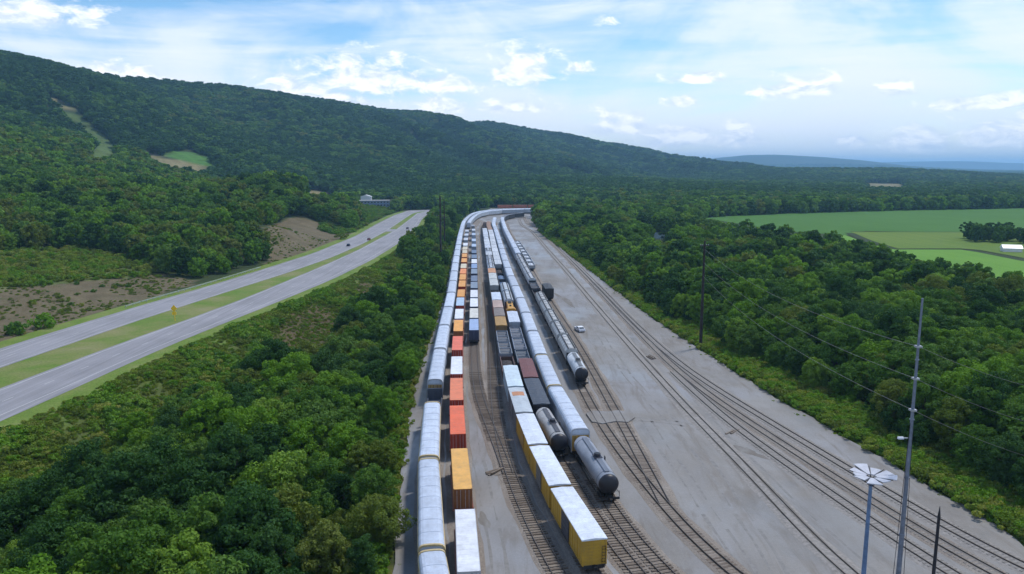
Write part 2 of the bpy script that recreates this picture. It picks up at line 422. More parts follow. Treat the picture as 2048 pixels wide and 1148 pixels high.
# ------------------------------------------------------------------ plan curves (metres), read off the ground plane
def curve(pts):
    y = np.array([p[1] for p in pts], float); x = np.array([p[0] for p in pts], float)
    def f(Y):
        Y = np.asarray(Y, float); r = 0
        for k in (-12, 0, 12): r = r + np.interp(Y + k, y, x)
        return r / 3
    return f
near_l = curve([(-116, 40), (-112, 110), (-108, 153), (-104.3, 191), (-100, 221), (-95, 266), (-89.6, 353), (-87, 421), (-87, 559), (-93, 690), (-97, 770), (-90, 800)])
near_r = curve([(-97, 40), (-95.5, 110), (-94, 132), (-92.5, 149), (-90.5, 184), (-87, 213), (-81.5, 253), (-75, 306), (-70.5, 378), (-69.5, 477), (-75, 600), (-82, 690), (-84, 760), (-66, 800)])
far_l = curve([(-141, 40), (-136, 120), (-132, 188), (-129.5, 212), (-125, 253), (-119, 293), (-113, 352), (-108, 406), (-106.5, 509), (-112, 624), (-115, 740), (-112, 800)])
far_r = curve([(-128, 40), (-123, 120), (-119, 170), (-117, 190), (-114.5, 218), (-111, 245), (-106, 282), (-99, 331), (-93.5, 384), (-91, 458), (-92, 550), (-98, 690), (-101, 770), (-95, 800)])
yard_l = curve([(-9, 20), (-13.7, 80), (-16.7, 106), (-19.9, 145), (-21.3, 176), (-24.6, 276), (-29.5, 355), (-36, 480), (-42.5, 636), (-42, 740), (-30, 800), (-24, 860)])
yard_r = curve([(70, 20), (63.5, 85), (62.0, 101), (57.8, 122), (52, 155), (48.5, 186), (43.5, 225), (35, 338), (21, 517), (17, 600), (19, 737), (60, 765), (160, 775), (160, 860)])

RIDGE_PX = [(-520, 40, 1050), (-300, 72, 1200), (0, 119, 1400), (200, 160, 1600), (400, 176, 1850), (520, 189, 2000), (700, 213, 2300), (850, 238, 2600),
            (900, 248, 2700), (935, 251, 2770), (970, 247, 2850), (1040, 256, 3000), (1200, 281, 3400), (1300, 305, 3650), (1380, 324, 3900), (1440, 342, 4050)]
RIDGE = np.array([at_dist(x_, y_ + np.interp(x_, [0, 500, 1000, 1450], [20, 17, 13, 13]), d_) for x_, y_, d_ in RIDGE_PX])
RS = np.concatenate([[0], np.cumsum(np.hypot(*np.diff(RIDGE[:, :2], axis=0).T))])
def hash_noise(X, Y, sc, seed=0):
    X = np.asarray(X) / sc + seed * 17.3; Y = np.asarray(Y) / sc - seed * 9.1
    return (np.sin(X * 1.7 + 1.3 * np.sin(Y * 1.1 + seed)) + np.sin(Y * 1.9 + 1.1 * np.sin(X * 1.3 - seed)) + np.sin((X + Y) * 1.2 + seed * 2.0)) / 3
def ridge_dist(X, Y):
    X = np.asarray(X, float); Y = np.asarray(Y, float)
    bd = np.full(X.shape, 1e9); bh = np.zeros(X.shape); bs = np.zeros(X.shape)
    for i, (a, b) in enumerate(zip(RIDGE[:-1], RIDGE[1:])):
        dxy = b[:2] - a[:2]; L2 = (dxy ** 2).sum()
        t = np.clip(((X - a[0]) * dxy[0] + (Y - a[1]) * dxy[1]) / L2, 0, 1)
        d = np.hypot(X - a[0] - t * dxy[0], Y - a[1] - t * dxy[1])
        h = a[2] + t * (b[2] - a[2]); m = d < bd
        bd = np.where(m, d, bd); bh = np.where(m, h, bh); bs = np.where(m, RS[i] + t * (RS[i + 1] - RS[i]), bs)
    return bd, bh, bs
def height(X, Y):
    X = np.asarray(X, float); Y = np.asarray(Y, float)
    d, h, rs = ridge_dist(X, Y)
    W = 860 + 90 * hash_noise(X, Y, 520, 3)
    t = np.clip(d / W, 0, 1)
    prof = 0.5 * (1 - t) ** 1.6 + 0.5 * (1 - sstep(0, 1, t))
    z = h * prof + 24 * hash_noise(X, Y, 190, 1) * np.clip(t * (1 - t) * 4, 0, 1) * np.clip(h / 150, 0, 1) + 7 * hash_noise(X, Y, 60, 2) * np.clip(t * (1 - t) * 4, 0, 1)
    spur = np.sin(rs / 62 + .004 * d + 1.2 * np.sin(rs / 210)) * .6 + np.sin(rs / 27 + .9 * np.sin(rs / 90) + .006 * d) * .25
    spur = spur * (.25 + .75 * sstep(RS[3], RS[5], rs))
    z = z + 24 * spur * np.clip(t * (1 - t) * 4, 0, 1) ** .8 * np.clip(h / 170, 0, 1)
    # foothill left of the highway
    s = far_l(Y) - X                       # metres to the left of the highway
    rise = sstep(14, 200, s)
    z = z + (4.0 * sstep(14, 60, s) + 27 * rise * np.exp(-((X + 400) / 240) ** 2 - ((Y - 560) / 260) ** 2)) * sstep(1100, 850, Y)
    z = z + 11 * np.exp(-((X + 146) / 27) ** 2 - ((Y - 425) / 62) ** 2) * sstep(6, 30, s)
    z = z + 21 * np.exp(-((X + 196) / 48) ** 2 - ((Y - 640) / 90) ** 2) * sstep(6, 40, s)
    z = z + 20 * sstep(880, 1500, Y) * sstep(600, -100, X)
    # far plain: a low wooded rise, then blue hills
    z = z + 30 * np.exp(-((Y - 2600) / 420) ** 2) * sstep(380, 750, X) * sstep(1900, 1250, X)
    hill = lambda cx, cy, sx, sy, hh: hh * np.exp(-(np.abs(X - cx) / sx) ** 2.6 - ((Y - cy) / sy) ** 2)
    z = z + hill(3380, 9000, 1250, 900, 165) + hill(2500, 9300, 900, 700, 60) + hill(7900, 14500, 1750, 1100, 150) + hill(11500, 15000, 2600, 1100, 130) + hill(5200, 14800, 1500, 900, 70)
    # wooded hollow between the highway and the yard
    nr = near_r(Y); yl = yard_l(Y)
    hol = sstep(nr + 8, nr + 27, X) * sstep(yl - 1.0, yl - 14, X)
    z = z - 6.0 * hol * sstep(760, 380, Y)
    # soft ground off the built strips
    free = np.maximum(sstep(0, 40, s), sstep(0, 30, X - yard_r(Y)))
    z = z + 0.5 * hash_noise(X, Y, 19, 5) * free * sstep(120, 30, X)
    # keep the ground just under the yard and the road sheets
    built = ((X > yl - 0.6) & (X < yard_r(Y) + 0.6) & (Y < 862)) | ((X > far_l(Y) - 3) & (X < nr + 3) & (Y < 840))
    return np.where(built, np.minimum(z, -0.30), z - 0.12)

# colours of the ground itself
BROWN = [[(-100, 700), (0, 690), (380, 572), (395, 560), (300, 545), (140, 560), (0, 575), (-100, 590)],
         [(540, 548), (700, 490), (722, 470), (640, 446), (590, 432), (545, 450), (530, 500)],
         [(500, 470), (545, 450), (530, 500), (508, 480)]]
BROWN_V = [[(535, 690), (560, 645), (610, 610), (660, 618), (695, 650), (690, 685), (640, 705), (560, 712)], [(672, 562), (715, 553), (790, 592), (745, 606)], [(140, 790), (200, 775), (190, 795)]]
TAN = [[(88, 186), (132, 205), (196, 262), (240, 305), (232, 318), (178, 322), (182, 280), (150, 240)], [(286, 300), (330, 318), (400, 326), (430, 342), (400, 346), (330, 332), (290, 316)],
       [(605, 376), (640, 380), (690, 405), (660, 402), (612, 392)], [(1725, 366), (1815, 368), (1815, 376), (1725, 374)]]
CLEAR_GREEN = [(328, 303), (380, 302), (430, 318), (432, 334), (380, 326), (338, 316)]
SHRUB_L = [(-100, 500), (0, 505), (160, 495), (330, 535), (300, 552), (140, 565), (0, 580), (-100, 600)]

def axis(segs):
    out = []
    for a, b, st in segs: out += list(np.arange(a, b, st))
    return np.array(sorted(set(np.round(out, 2))))
gx = axis([(-9000, -3000, 500), (-3000, -1200, 80), (-1200, -420, 16), (-420, -170, 6), (-170, 80, 3), (80, 300, 6), (300, 700, 16), (700, 2500, 60), (2500, 18001, 300)])
gy = axis([(-400, 20, 30), (20, 480, 3), (480, 900, 6), (900, 1700, 16), (1700, 4500, 40), (4500, 18001, 250)])
GX, GY = np.meshgrid(gx, gy)
GZ = height(GX, GY)
me = bpy.data.meshes.new('terrain')
nx, ny = len(gx), len(gy)
verts = np.stack([GX, GY, GZ], -1).reshape(-1, 3)
ii = np.arange(nx * ny).reshape(ny, nx)
quads = np.stack([ii[:-1, :-1], ii[:-1, 1:], ii[1:, 1:], ii[1:, :-1]], -1).reshape(-1, 4)
me.vertices.add(len(verts)); me.vertices.foreach_set('co', verts.ravel())
me.loops.add(quads.size); me.loops.foreach_set('vertex_index', quads.ravel())
me.polygons.add(len(quads)); me.polygons.foreach_set('loop_start', np.arange(0, quads.size, 4)); me.polygons.foreach_set('loop_total', np.full(len(quads), 4))
me.polygons.foreach_set('use_smooth', np.ones(len(quads), bool)); me.update(); me.validate()
ppx, ppy = pix(GX, GY, GZ)
ppx = ppx + 6 * hash_noise(GX, GY, 6, 8); ppy = ppy + 3 * hash_noise(GX, GY, 7, 9)
colr = np.zeros((ny, nx, 4)); colr[..., 3] = 1
colr[..., :3] = (0.040, 0.058, 0.022)
def paint(mask, c): colr[..., :3][mask] = c
for pl in BROWN: paint(in_poly(ppx, ppy, pl) & (GY < 700), (0.136, 0.112, 0.068))
paint(in_poly(ppx, ppy, SHRUB_L) & (GY < 700), (0.105, 0.135, 0.042))
for pl in BROWN_V: paint(in_poly(ppx, ppy, pl) & (GY < 500) & (GX < 0), (0.105, 0.084, 0.046))
for pl in TAN: paint(in_poly(ppx, ppy, pl), (0.21, 0.185, 0.095))
paint(in_poly(ppx, ppy, TAN[0]) & (ppy > 222), (0.095, 0.145, 0.045))
paint(in_poly(ppx, ppy, CLEAR_GREEN), (0.075, 0.175, 0.035))
paint((GY > 4500), (0.035, 0.055, 0.03))
nr_, yl_ = near_r(GY), yard_l(GY)
paint((GX > nr_ + 2) & (GX < nr_ + 12) & (GY < 790), (0.115, 0.165, 0.036)); paint((GX >= nr_ + 12) & (GX < nr_ + 32) & (GY < 420) & (colr[..., 0] < .1), (0.085, 0.11, 0.032))
paint((GX > yl_ - 5) & (GX < yl_) & (GY < 700), (0.16, 0.165, 0.05))
yr_ = yard_r(GY)
paint((GX > yr_) & (GX < yr_ + 12) & (GY < 500) & (GY > 0), (0.13, 0.18, 0.035))
ca = me.color_attributes.new('ground_col', 'FLOAT_COLOR', 'POINT'); ca.data.foreach_set('color', colr.ravel())
me.materials.append(MATS['terrain'])
terrain = obj('terrain', me); tag(terrain, 'wooded valley floor, hillside and long mountain ridge with distant hills', 'terrain', kind='structure')

def h1(x, y): return float(height(np.array([x]), np.array([y]))[0])

# ------------------------------------------------------------------ yard ground
def strip(name, fl, fr, y0, y1, z, mat, label, cat, step=4.0, nx=2, kind='structure'):
    ys = np.arange(y0, y1 + 0.1, step); mb = MB(); vs = []
    for y in ys:
        a, b = float(fl(y)), float(fr(y))
        for k in range(nx): vs.append((a + (b - a) * k / (nx - 1), y, z))
    fs = [(j * nx + k, j * nx + k + 1, (j + 1) * nx + k + 1, (j + 1) * nx + k) for j in range(len(ys) - 1) for k in range(nx - 1)]
    mb.add(vs, fs); o = obj(name, mb.mesh(name, mat)); tag(o, label, cat, kind=kind); return o
def jag(f, amp, seed): return lambda y: f(y) + amp * (0.6 * math.sin(y * 0.31 + seed) + 0.5 * math.sin(y * 0.83 + 2 * seed) + 0.4 * math.sin(y * 1.9 + seed))
strip('yard_ground', jag(yard_l, 0.35, 1), jag(yard_r, 0.5, 4), 18, 860, 0.0, 'yard_gravel', 'pale grey gravel ground of the rail yard', 'ground', 2.0)
# ------------------------------------------------------------------ highway
LO = lambda f, o: (lambda y: f(y) + o)
strip('highway_verge', LO(far_l, -6.0), LO(near_r, 7.0), 36, 800, -0.06, 'verge_grass', 'mown green verge on both sides of the highway', 'grass verge')
strip('highway_median', LO(far_r, -0.5), LO(near_l, 0.5), 36, 640, -0.052, 'median_grass', 'grassy median between the two carriageways', 'median')
strip('carriageway', far_l, far_r, 36, 800, -0.010, 'asphalt', 'grey carriageway of the highway beside the bare earth slope', 'road')
strip('carriageway', near_l, near_r, 36, 800, -0.006, 'asphalt', 'grey carriageway of the highway above the wooded hollow', 'road')
mb = MB(); mb.add([(-115, 796, -0.012), (-66, 796, -0.012), (-40, 822, -0.012), (-52, 838, -0.012), (-80, 836, -0.012), (-112, 816, -0.012)], [(0, 1, 2, 3, 4, 5)])
tag(obj('carriageway', mb.mesh('carriageway', 'asphalt')), 'bend where both carriageways turn away behind trees', 'road', kind='structure')
mb = MB(); mb.add([(-92.5, 545, 0.001), (-86, 545, 0.001), (-86.2, 566, 0.001), (-93.5, 566, 0.001)], [(0, 1, 2, 3)])
tag(obj('road_crossover', mb.mesh('road_crossover', 'asphalt')), 'paved crossover through the highway median', 'road', kind='structure')
def line(f, off, wd, label, y0=36, y1=796, dash=None):
    mb = MB(); y = y0
    while y < y1:
        e = min(y + (dash[0] if dash else y1 - y), y1)
        ys = np.linspace(y, e, max(2, int((e - y) / 6) + 1)); vs = []
        for q in ys:
            c = float(f(q)) + off; vs += [(c - wd / 2, q, -0.001), (c + wd / 2, q, -0.001)]
        mb.add(vs, [(2 * i, 2 * i + 1, 2 * i + 3, 2 * i + 2) for i in range(len(ys) - 1)])
        y = e + (dash[1] if dash else 1)
    tag(obj('road_marking', mb.mesh('road_marking', 'white_line')), label, 'road marking', kind='structure')
line(near_l, 1.1, 0.28, 'solid white edge line along the median side of the carriageway above the hollow')
line(near_r, -2.6, 0.22, 'solid white shoulder line of the carriageway above the wooded hollow')
line(lambda y: (near_l(y) + near_r(y)) / 2 - 0.6, 0, 0.20, 'dashed white lane line of the carriageway above the hollow', dash=(3, 9))
line(far_r, -1.0, 0.22, 'solid white edge line along the median side of the carriageway by the slope')
line(far_l, 2.2, 0.22, 'solid white shoulder line of the carriageway beside the earth slope')
line(lambda y: (far_l(y) + far_r(y)) / 2 + 0.5, 0, 0.20, 'dashed white lane line of the carriageway beside the slope', dash=(3, 9))

# ------------------------------------------------------------------ fields and pond
def sheet(name, pts, z, mat, label, cat):
    mb = MB(); mb.add([(x, y, z) for x, y in pts], [tuple(range(len(pts)))])
    o = obj(name, mb.mesh(name, mat)); return tag(o, label, cat, kind='structure')
G = lambda *a: [P(x, y) for x, y in a]
F1 = G((1405, 437), (1440, 433), (1580, 427), (1800, 421), (2048, 416.5), (2600, 412), (2700, 470), (2048, 462), (1945, 466), (1730, 462), (1690, 470), (1560, 462), (1470, 446))
F2 = G((1700, 463), (1945, 464), (2300, 462), (2300, 505), (2048, 516), (1960, 500), (1920, 497), (1795, 497), (1745, 482))
F3 = G((1690, 470), (1735, 487), (1790, 499), (1920, 499), (1960, 503), (2048, 521), (2400, 545), (2500, 620), (2048, 600), (1850, 552), (1700, 520), (1640, 480))
sheet('field', F1, 0.00, 'field_dark', 'wide dark green crop field below the far treeline', 'field')
sheet('field', F2, 0.06, 'field_olive', 'yellowish green field around the tree clump', 'field')
sheet('field', F3, 0.03, 'field_bright', 'bright light green field beside the woods', 'field')
mat_grass('ditch', (0.028, 0.045, 0.016), (0.036, 0.055, 0.02), (0.05, 0.07, 0.03))
def ditch(pts, wd, label):
    mb = MB(); vs = []
    for i, (x, y) in enumerate(pts):
        a = Vector(pts[max(i - 1, 0)]); b = Vector(pts[min(i + 1, len(pts) - 1)]); t = (b - a).normalized()
        vs += [(x - t.y * wd / 2, y + t.x * wd / 2, 0.12), (x + t.y * wd / 2, y - t.x * wd / 2, 0.12)]
    mb.add(vs, [(2 * i, 2 * i + 1, 2 * i + 3, 2 * i + 2) for i in range(len(pts) - 1)])
    tag(obj('field_hedge_strip', mb.mesh('field_hedge_strip', 'ditch')), label, 'field edge', kind='structure')
ditch(G((1697, 466), (1740, 484), (1790, 498), (1920, 498.5), (1962, 504), (2048, 521), (2200, 545)), 5.0, 'dark overgrown strip between the olive and bright fields')
ditch(G((1700, 463.5), (1945, 464.5), (2300, 464)), 2.5, 'thin dark edge between the dark and olive fields')
mat_plain('pond_water', (0.10, 0.15, 0.20), 0.08, 0, 0.1, 0.1, 0.6)
pc = P(1308, 470)
mb = MB(); mb.add([(pc[0] + 17 * math.cos(a) * (1 + .15 * math.sin(3 * a)), pc[1] + 30 * math.sin(a), 0.02) for a in np.linspace(0, 2 * math.pi, 28)[:-1]], [tuple(range(27))])
tag(obj('pond', mb.mesh('pond', 'pond_water')), 'small pond glinting between the trees of the wood', 'pond', kind='structure')
# ------------------------------------------------------------------ railway tracks
RAIL_TOP = 0.36
def PP(lst, z): return [P(x, y, z) for x, y in lst]
T1 = Path([(3.5, 22), (-4.3, 50)] + PP([(857, 1100), (856, 1000), (855, 920), (859, 850), (869, 760), (880, 694), (888, 649), (896, 615), (902, 590), (911, 523), (920, 469), (927, 442)], 4.8) +
          [(-37.5, 640), (-36, 690), (-29, 730), (-14, 757), (10, 768), (45, 770), (120, 770)], 16)
T2 = Path([(-1.2, 22), (-3.6, 50)] + PP([(951, 1148), (932, 1017), (923, 977), (916, 895), (913, 830), (912, 754), (914, 700), (917.5, 638), (920.5, 600), (925, 561), (928.6, 515), (932, 477), (934.5, 456)], 4.2) +
          [(-33.5, 590), (-33, 640), (-31, 690), (-24.5, 724), (-11, 748), (10, 760), (45, 762), (120, 762)], 16)
T3 = Path(PP([(1016, 946), (1003, 905), (993, 872), (979, 848), (964, 821), (956, 795), (951, 766), (949, 727), (947.5, 700)], 0.3) + PP([(948, 650), (948, 610), (948.3, 564), (948.6, 528), (948, 499), (947.6, 477), (947, 456)], 4.2) + [(-29.5, 560), (-29, 620), (-28, 660)], 13)
T4 = Path([(18.5, 30), (12.5, 55)] + PP([(1098, 1131), (1074, 1078), (1051, 1024), (1037, 989), (1016, 946), (1003, 905), (996, 860), (991, 820), (988, 769), (986, 717), (983, 660), (977, 610), (971, 560), (966, 500), (963, 462)], 0.3) + [(-24, 600), (-24.5, 650)], 13)
T5 = Path([(22.5, 30), (15.6, 55)] + PP([(1178, 1070), (1118, 967), (1073, 885), (1047, 825), (1031, 775), (1021, 733), (1013, 700), (1005, 662), (998, 621), (992, 588), (984, 542), (980, 519), (975.5, 492), (972.5, 475), (970, 460)], 4.6) + [(-21, 560), (-22, 640)], 13)
T6 = Path([(30, 30), (23.4, 55)] + PP([(1260, 1148), (1236, 1113), (1216, 1078), (1190, 1042), (1160, 989), (1132, 935)], 0.3) + PP([(1080, 815), (1064, 765), (1054.5, 728), (1045.6, 703), (1034, 662), (1027, 636), (1020, 606), (1010.6, 572), (997, 529), (987.5, 490), (982, 463)], 4.4) + [(-17.8, 560), (-18.5, 640)], 13)
T7 = Path([(35, 30), (28.5, 55)] + PP([(1312, 1148), (1294, 1131), (1268, 1095), (1249, 1060), (1226, 1024)], 0.3) + PP([(1158, 857), (1131, 810), (1105, 768), (1084, 713), (1064.5, 660), (1051.5, 624), (1037, 586), (1019.5, 546), (1009, 515), (999.5, 484), (990, 454)], 4.8) + [(-14, 560), (-14.5, 640)], 13)
T8 = Path([(50, 30), (38.5, 55)] + PP([(1432, 1148), (1417, 1127), (1368, 1060), (1330, 1007), (1297, 970), (1265, 935), (1232, 893), (1205, 852), (1184, 815), (1168, 782)], 0.3) + PP([(1147, 706), (1128, 672), (1109, 638), (1100, 622), (1087, 599), (1069, 565), (1047, 527), (1024, 484), (1010, 457)], 4.3) + [(-6.5, 570), (-8.5, 620), (-6, 665), (6, 700), (28, 718), (60, 724), (120, 724)], 13)
T9 = Path(PP([(1330, 1007), (1307, 962), (1277, 905), (1251, 857), (1231, 822), (1206, 775), (1186, 740), (1166, 705), (1145, 670), (1119, 632), (1094, 593), (1070, 553), (1050, 515), (1031, 485), (1017, 462)], 0.3) + [(-4, 600), (-5, 630)], 12)
T10 = Path([(64, 25), (47, 52)] + PP([(1675, 1148), (1627, 1082), (1572, 1016), (1508, 950), (1463, 905), (1419, 861), (1375, 817), (1315, 750), (1255, 684), (1217, 640), (1170, 585), (1132, 540), (1092, 495), (1064, 462)], 0.3) + [(8, 600), (6, 680), (12, 700)], 12)
T11 = Path([(80, 20), (62, 50)] + PP([(1895, 1148), (1806, 1085), (1735, 1035), (1640, 970), (1554, 912), (1465, 848), (1399, 790), (1345, 740)], 0.3), 10)
T12 = Path([(92, 20), (70, 50)] + PP([(1970, 1148), (1900, 1100), (1820, 1047), (1740, 998), (1640, 934), (1560, 882), (1465, 822), (1399, 775), (1345, 731), (1290, 675), (1240, 624), (1185, 566), (1135, 515), (1100, 482), (1075, 455)], 0.3) + [(12.5, 620), (11.5, 690)], 12)
T13 = Path([(103, 20), (81, 50)] + PP([(2048, 1150), (1960, 1094), (1824, 1010), (1700, 938), (1598, 876), (1510, 824), (1399, 756), (1337, 709), (1258, 636), (1200, 575), (1150, 525), (1110, 485), (1083, 457)], 0.3) + [(16, 620), (15, 690)], 12)
T0 = Path([(-22, 842), (0, 845), (40, 848), (120, 850)], 8)

slp = MB().box(-1.38, 1.38, -0.15, 0.15, -0.10, 0.10)
SLEEPER = slp.mesh('sleeper', 'sleeper_wood'); SLEEPER_GREY = slp.mesh('sleeper', 'sleeper_grey')
def sweep(path, s0, s1, off, w_, z0, z1, step=4.0):
    mb = MB(); n = max(2, int((s1 - s0) / step) + 1); vs = []
    for q in np.linspace(s0, s1, n):
        x, y = path.at(q); t = path.heading(q)
        for o, z in ((off - w_ / 2, z0), (off + w_ / 2, z0), (off + w_ / 2, z1), (off - w_ / 2, z1)):
            vs.append((x + t[1] * o, y - t[0] * o, z))
    fs = [(4 * i + k, 4 * i + (k + 1) % 4, 4 * i + 4 + (k + 1) % 4, 4 * i + 4 + k) for i in range(n - 1) for k in range(4)]
    fs += [(0, 1, 2, 3), (4 * n - 1, 4 * n - 2, 4 * n - 3, 4 * n - 4)]
    return mb.add(vs, fs)
def make_track(path, label, spans=(), rough=(), wid=1.55, zoff=0.0, bal='ballast', slm=None, sink=0.0):
    """spans: (Y from, Y to) with sleepers of their own; rough: spans whose sleepers are one mass"""
    x0, y0 = path.at(0); root = empty('railway_track', (0, 0, 0)); tag(root, label, 'railway track')
    mb = MB(); n = int(path.L / 5) + 2; vs = []
    for k, q in enumerate(np.linspace(0, path.L, n)):
        x, y = path.at(q); t = path.heading(q); j = 0.16 * math.sin(k * 2.1) + 0.12 * math.sin(k * 0.7)
        for o, z in ((-wid - 0.5 + j, 0.004 + zoff), (-wid + 0.2, 0.13 + zoff), (wid - 0.2, 0.13 + zoff), (wid + 0.5 + j, 0.004 + zoff)): vs.append((x + t[1] * o, y - t[0] * o, z))
    mb.add(vs, [(4 * i + k, 4 * i + k + 1, 4 * i + 5 + k, 4 * i + 4 + k) for i in range(n - 1) for k in range(3)])
    obj('ballast', mb.mesh('ballast', bal), root)
    for o in (-0.755, 0.755): obj('rail', sweep(path, 0, path.L, o, 0.10, 0.10, (RAIL_TOP if bal == 'ballast' and not slm else 0.29) + zoff).mesh('rail', 'rail_steel'), root)
    cnt = 0
    for a, b in spans:
        for q in np.arange(path.s_at_Y(a), path.s_at_Y(b), 0.66):
            if cnt >= 290: break
            x, y, yaw = path.frame(q, 1.0)
            o = obj('sleeper', slm or SLEEPER, root, (x + random.uniform(-.06, .06), y, (0.115 if not slm else 0.036) - sink + random.uniform(0, .03 if not slm else .016) + zoff), yaw + random.uniform(-.025, .025)); cnt += 1
    big = MB()
    for a, b in rough:
        for q in np.arange(path.s_at_Y(a), path.s_at_Y(b), 0.66):
            x, y = path.at(q); t = path.heading(q); c, s = t[1], -t[0]
            vs = []
            for sx, sy, sz in ((-1, -1, 0), (1, -1, 0), (1, 1, 0), (-1, 1, 0), (-1, -1, 1), (1, -1, 1), (1, 1, 1), (-1, 1, 1)):
                lx, ly = 1.38 * sx, 0.14 * sy; vs.append((x + lx * t[1] + ly * t[0], y - lx * t[0] + ly * t[1], 0.02 + (0.20 - sink if not slm else 0.118) * sz + zoff))
            big.add(vs, [(4, 5, 6, 7), (0, 1, 5, 4), (1, 2, 6, 5), (2, 3, 7, 6), (3, 0, 4, 7)])
    if big.v:
        o = obj('sleepers', big.mesh('sleepers', 'sleeper_grey' if slm else 'sleeper_wood'), root); o['kind'] = 'stuff'
    return root
make_track(T1, 'railway track under the pale grey autoracks beside the wooded verge')
make_track(T2, 'railway track under the orange and white container train')
make_track(T3, 'short railway track leading to the navy ended container string', [(122, 165)], [(165, 196)])
make_track(T4, 'empty railway track with bare sleepers beside the yellow boxcars', [(62, 170)], [(170, 300)], zoff=-0.006)
make_track(T5, 'railway track under the string with the yellow boxcars', [(62, 84)])
make_track(T6, 'railway track in front of the black ended tank car', [(62, 112)])
make_track(T7, 'railway track in front of the blue grey tank car', [(62, 106)])
make_track(T8, 'railway track curving past the pale covered hoppers', [(62, 150)], zoff=0.006, sink=.072)
make_track(T9, 'railway track joining the pale hopper track from beside it', [(106, 185)], [(185, 260)], zoff=-0.003, sink=.068)
make_track(T10, 'lone empty railway track across the open gravel', (), (), 1.25, 0, 'ballast_grey')
make_track(T11, 'empty railway track merging into its neighbour on the open gravel', [(66, 120)], [(120, 165)], 1.35, -0.004, 'ballast_grey', SLEEPER_GREY)
make_track(T12, 'empty railway track next to the outermost track', [(66, 110)], [(110, 300)], 1.35, 0, 'ballast', SLEEPER_GREY)
make_track(T13, 'outermost railway track along the weedy woodland edge', [(66, 110)], [(110, 300)], 1.35, 0.003, 'ballast_grey', SLEEPER_GREY)
make_track(T0, 'railway track under the rust red boxcars at the far bend')

# level crossing slab across the two tracks beside the pale hoppers
cr = [P(1172, 829), P(1186, 824), P(1215, 826), P(1236, 823), P(1262, 828), P(1270, 837), P(1256, 847), P(1232, 845), P(1205, 850), P(1184, 846)]
mb = MB(); n = len(cr); mb.add([(x, y, 0.0) for x, y in cr] + [(x, y, 0.30) for x, y in cr], [tuple(range(n, 2 * n))] + [(i, (i + 1) % n, n + (i + 1) % n, n + i) for i in range(n)])
tag(obj('level_crossing', mb.mesh('level_crossing', 'yard_gravel')), 'gravel vehicle crossing laid over two tracks', 'crossing', kind='structure')

# ------------------------------------------------------------------ worn vehicle ruts, mud and small litter on the gravel
def mat_rut():
    m, t, b, o = new_mat('rut_mud'); p = world_co(t)
    n = t.noise(t.mapping(p, (1, .3, 1)), 0.5, 6, 0.7); f = t.noise(p, 6, 4, .8)
    c = t.ramp(n, [(0.32, (0.125, 0.105, 0.085)), (0.55, (0.185, 0.172, 0.155)), (0.7, (0.24, 0.235, 0.228))])
    t.link(t.mix(1.0, c, t.ramp(f, [(.3, .8), (.7, 1.15)]), 'MULTIPLY'), b.inputs['Base Color']); b.inputs['Roughness'].default_value = 0.9
mat_rut()
mat_plain('rut_faint', (0.205, 0.197, 0.188), 0.9, 0, 0.22, 1.2)
def ruts(pts, label, w_=.62, gap=1.75):
    p = Path([P(x, y) for x, y in pts], 6); mb = MB()
    for side in (-1, 1):
        n = int(p.L / 2.2) + 2; vs = []; fs = []
        for k, q in enumerate(np.linspace(0, p.L, n)):
            x, y = p.at(q); t = p.heading(q); ww = w_ * (.55 + .45 * math.sin(k * .9 + side) * math.sin(k * .37 + 2)); c = side * gap / 2 + .12 * math.sin(k * .6)
            for o in (c - ww / 2, c + ww / 2): vs.append((x + t[1] * o, y - t[0] * o, 0.006))
            if k and (k * 7 + (side > 0) * 3) % 11 > 1: fs.append((2 * k - 2, 2 * k - 1, 2 * k + 1, 2 * k))
        mb.add(vs, fs)
    tag(obj('tyre_rut', mb.mesh('tyre_rut', 'rut_faint')), label, 'tyre ruts', kind='structure')
ruts([(1560, 1148), (1500, 1050), (1440, 960), (1390, 890), (1330, 830), (1270, 770), (1220, 700), (1180, 640)], 'muddy tyre ruts beside the lone empty track')
ruts([(1500, 1148), (1440, 1060), (1390, 980), (1330, 900), (1290, 838)], 'muddy tyre ruts leading to the gravel crossing')
ruts([(1000, 1148), (985, 1050), (965, 960), (945, 880), (938, 800), (936, 740)], 'faint tyre ruts between the containers and the empty sleepered track')
ruts([(1740, 1148), (1640, 1060), (1560, 985), (1480, 905), (1420, 845), (1370, 790)], 'tyre ruts between the lone track and the merging track')
ruts([(1262, 838), (1330, 836), (1400, 850), (1460, 880), (1500, 905)], 'curving tyre ruts from the gravel crossing over the open yard', .75)
def blot(cx, cy, a, b_, rot, label, seed):
    g = random.Random(seed); x0, y0 = P(cx, cy); n = 22; mb = MB(); vs = []
    for i in range(n):
        t = 2 * math.pi * i / n; r = 1 + .25 * math.sin(3 * t + seed) + g.uniform(-.15, .15); u, v = a * r * math.cos(t), b_ * r * math.sin(t)
        vs.append((x0 + u * math.cos(rot) - v * math.sin(rot), y0 + u * math.sin(rot) + v * math.cos(rot), 0.007 + .0004 * seed))
    mb.add(vs, [tuple(range(n))]); tag(obj('mud_patch', mb.mesh('mud_patch', 'rut_mud')), label, 'mud patch', kind='structure')
blot(1490, 902, 1.1, 4.2, .75, 'long dark mud patch beside the lone empty track', 1)
blot(1130, 600, 1.2, 13, .18, 'long brown mud streak on the gravel beside the pale hoppers', 2)
blot(1262, 905, .9, 3.0, .4, 'brown mud patch between the two joining tracks', 3)
blot(968, 1040, .7, 2.2, .2, 'small mud patch beside the white container', 4)
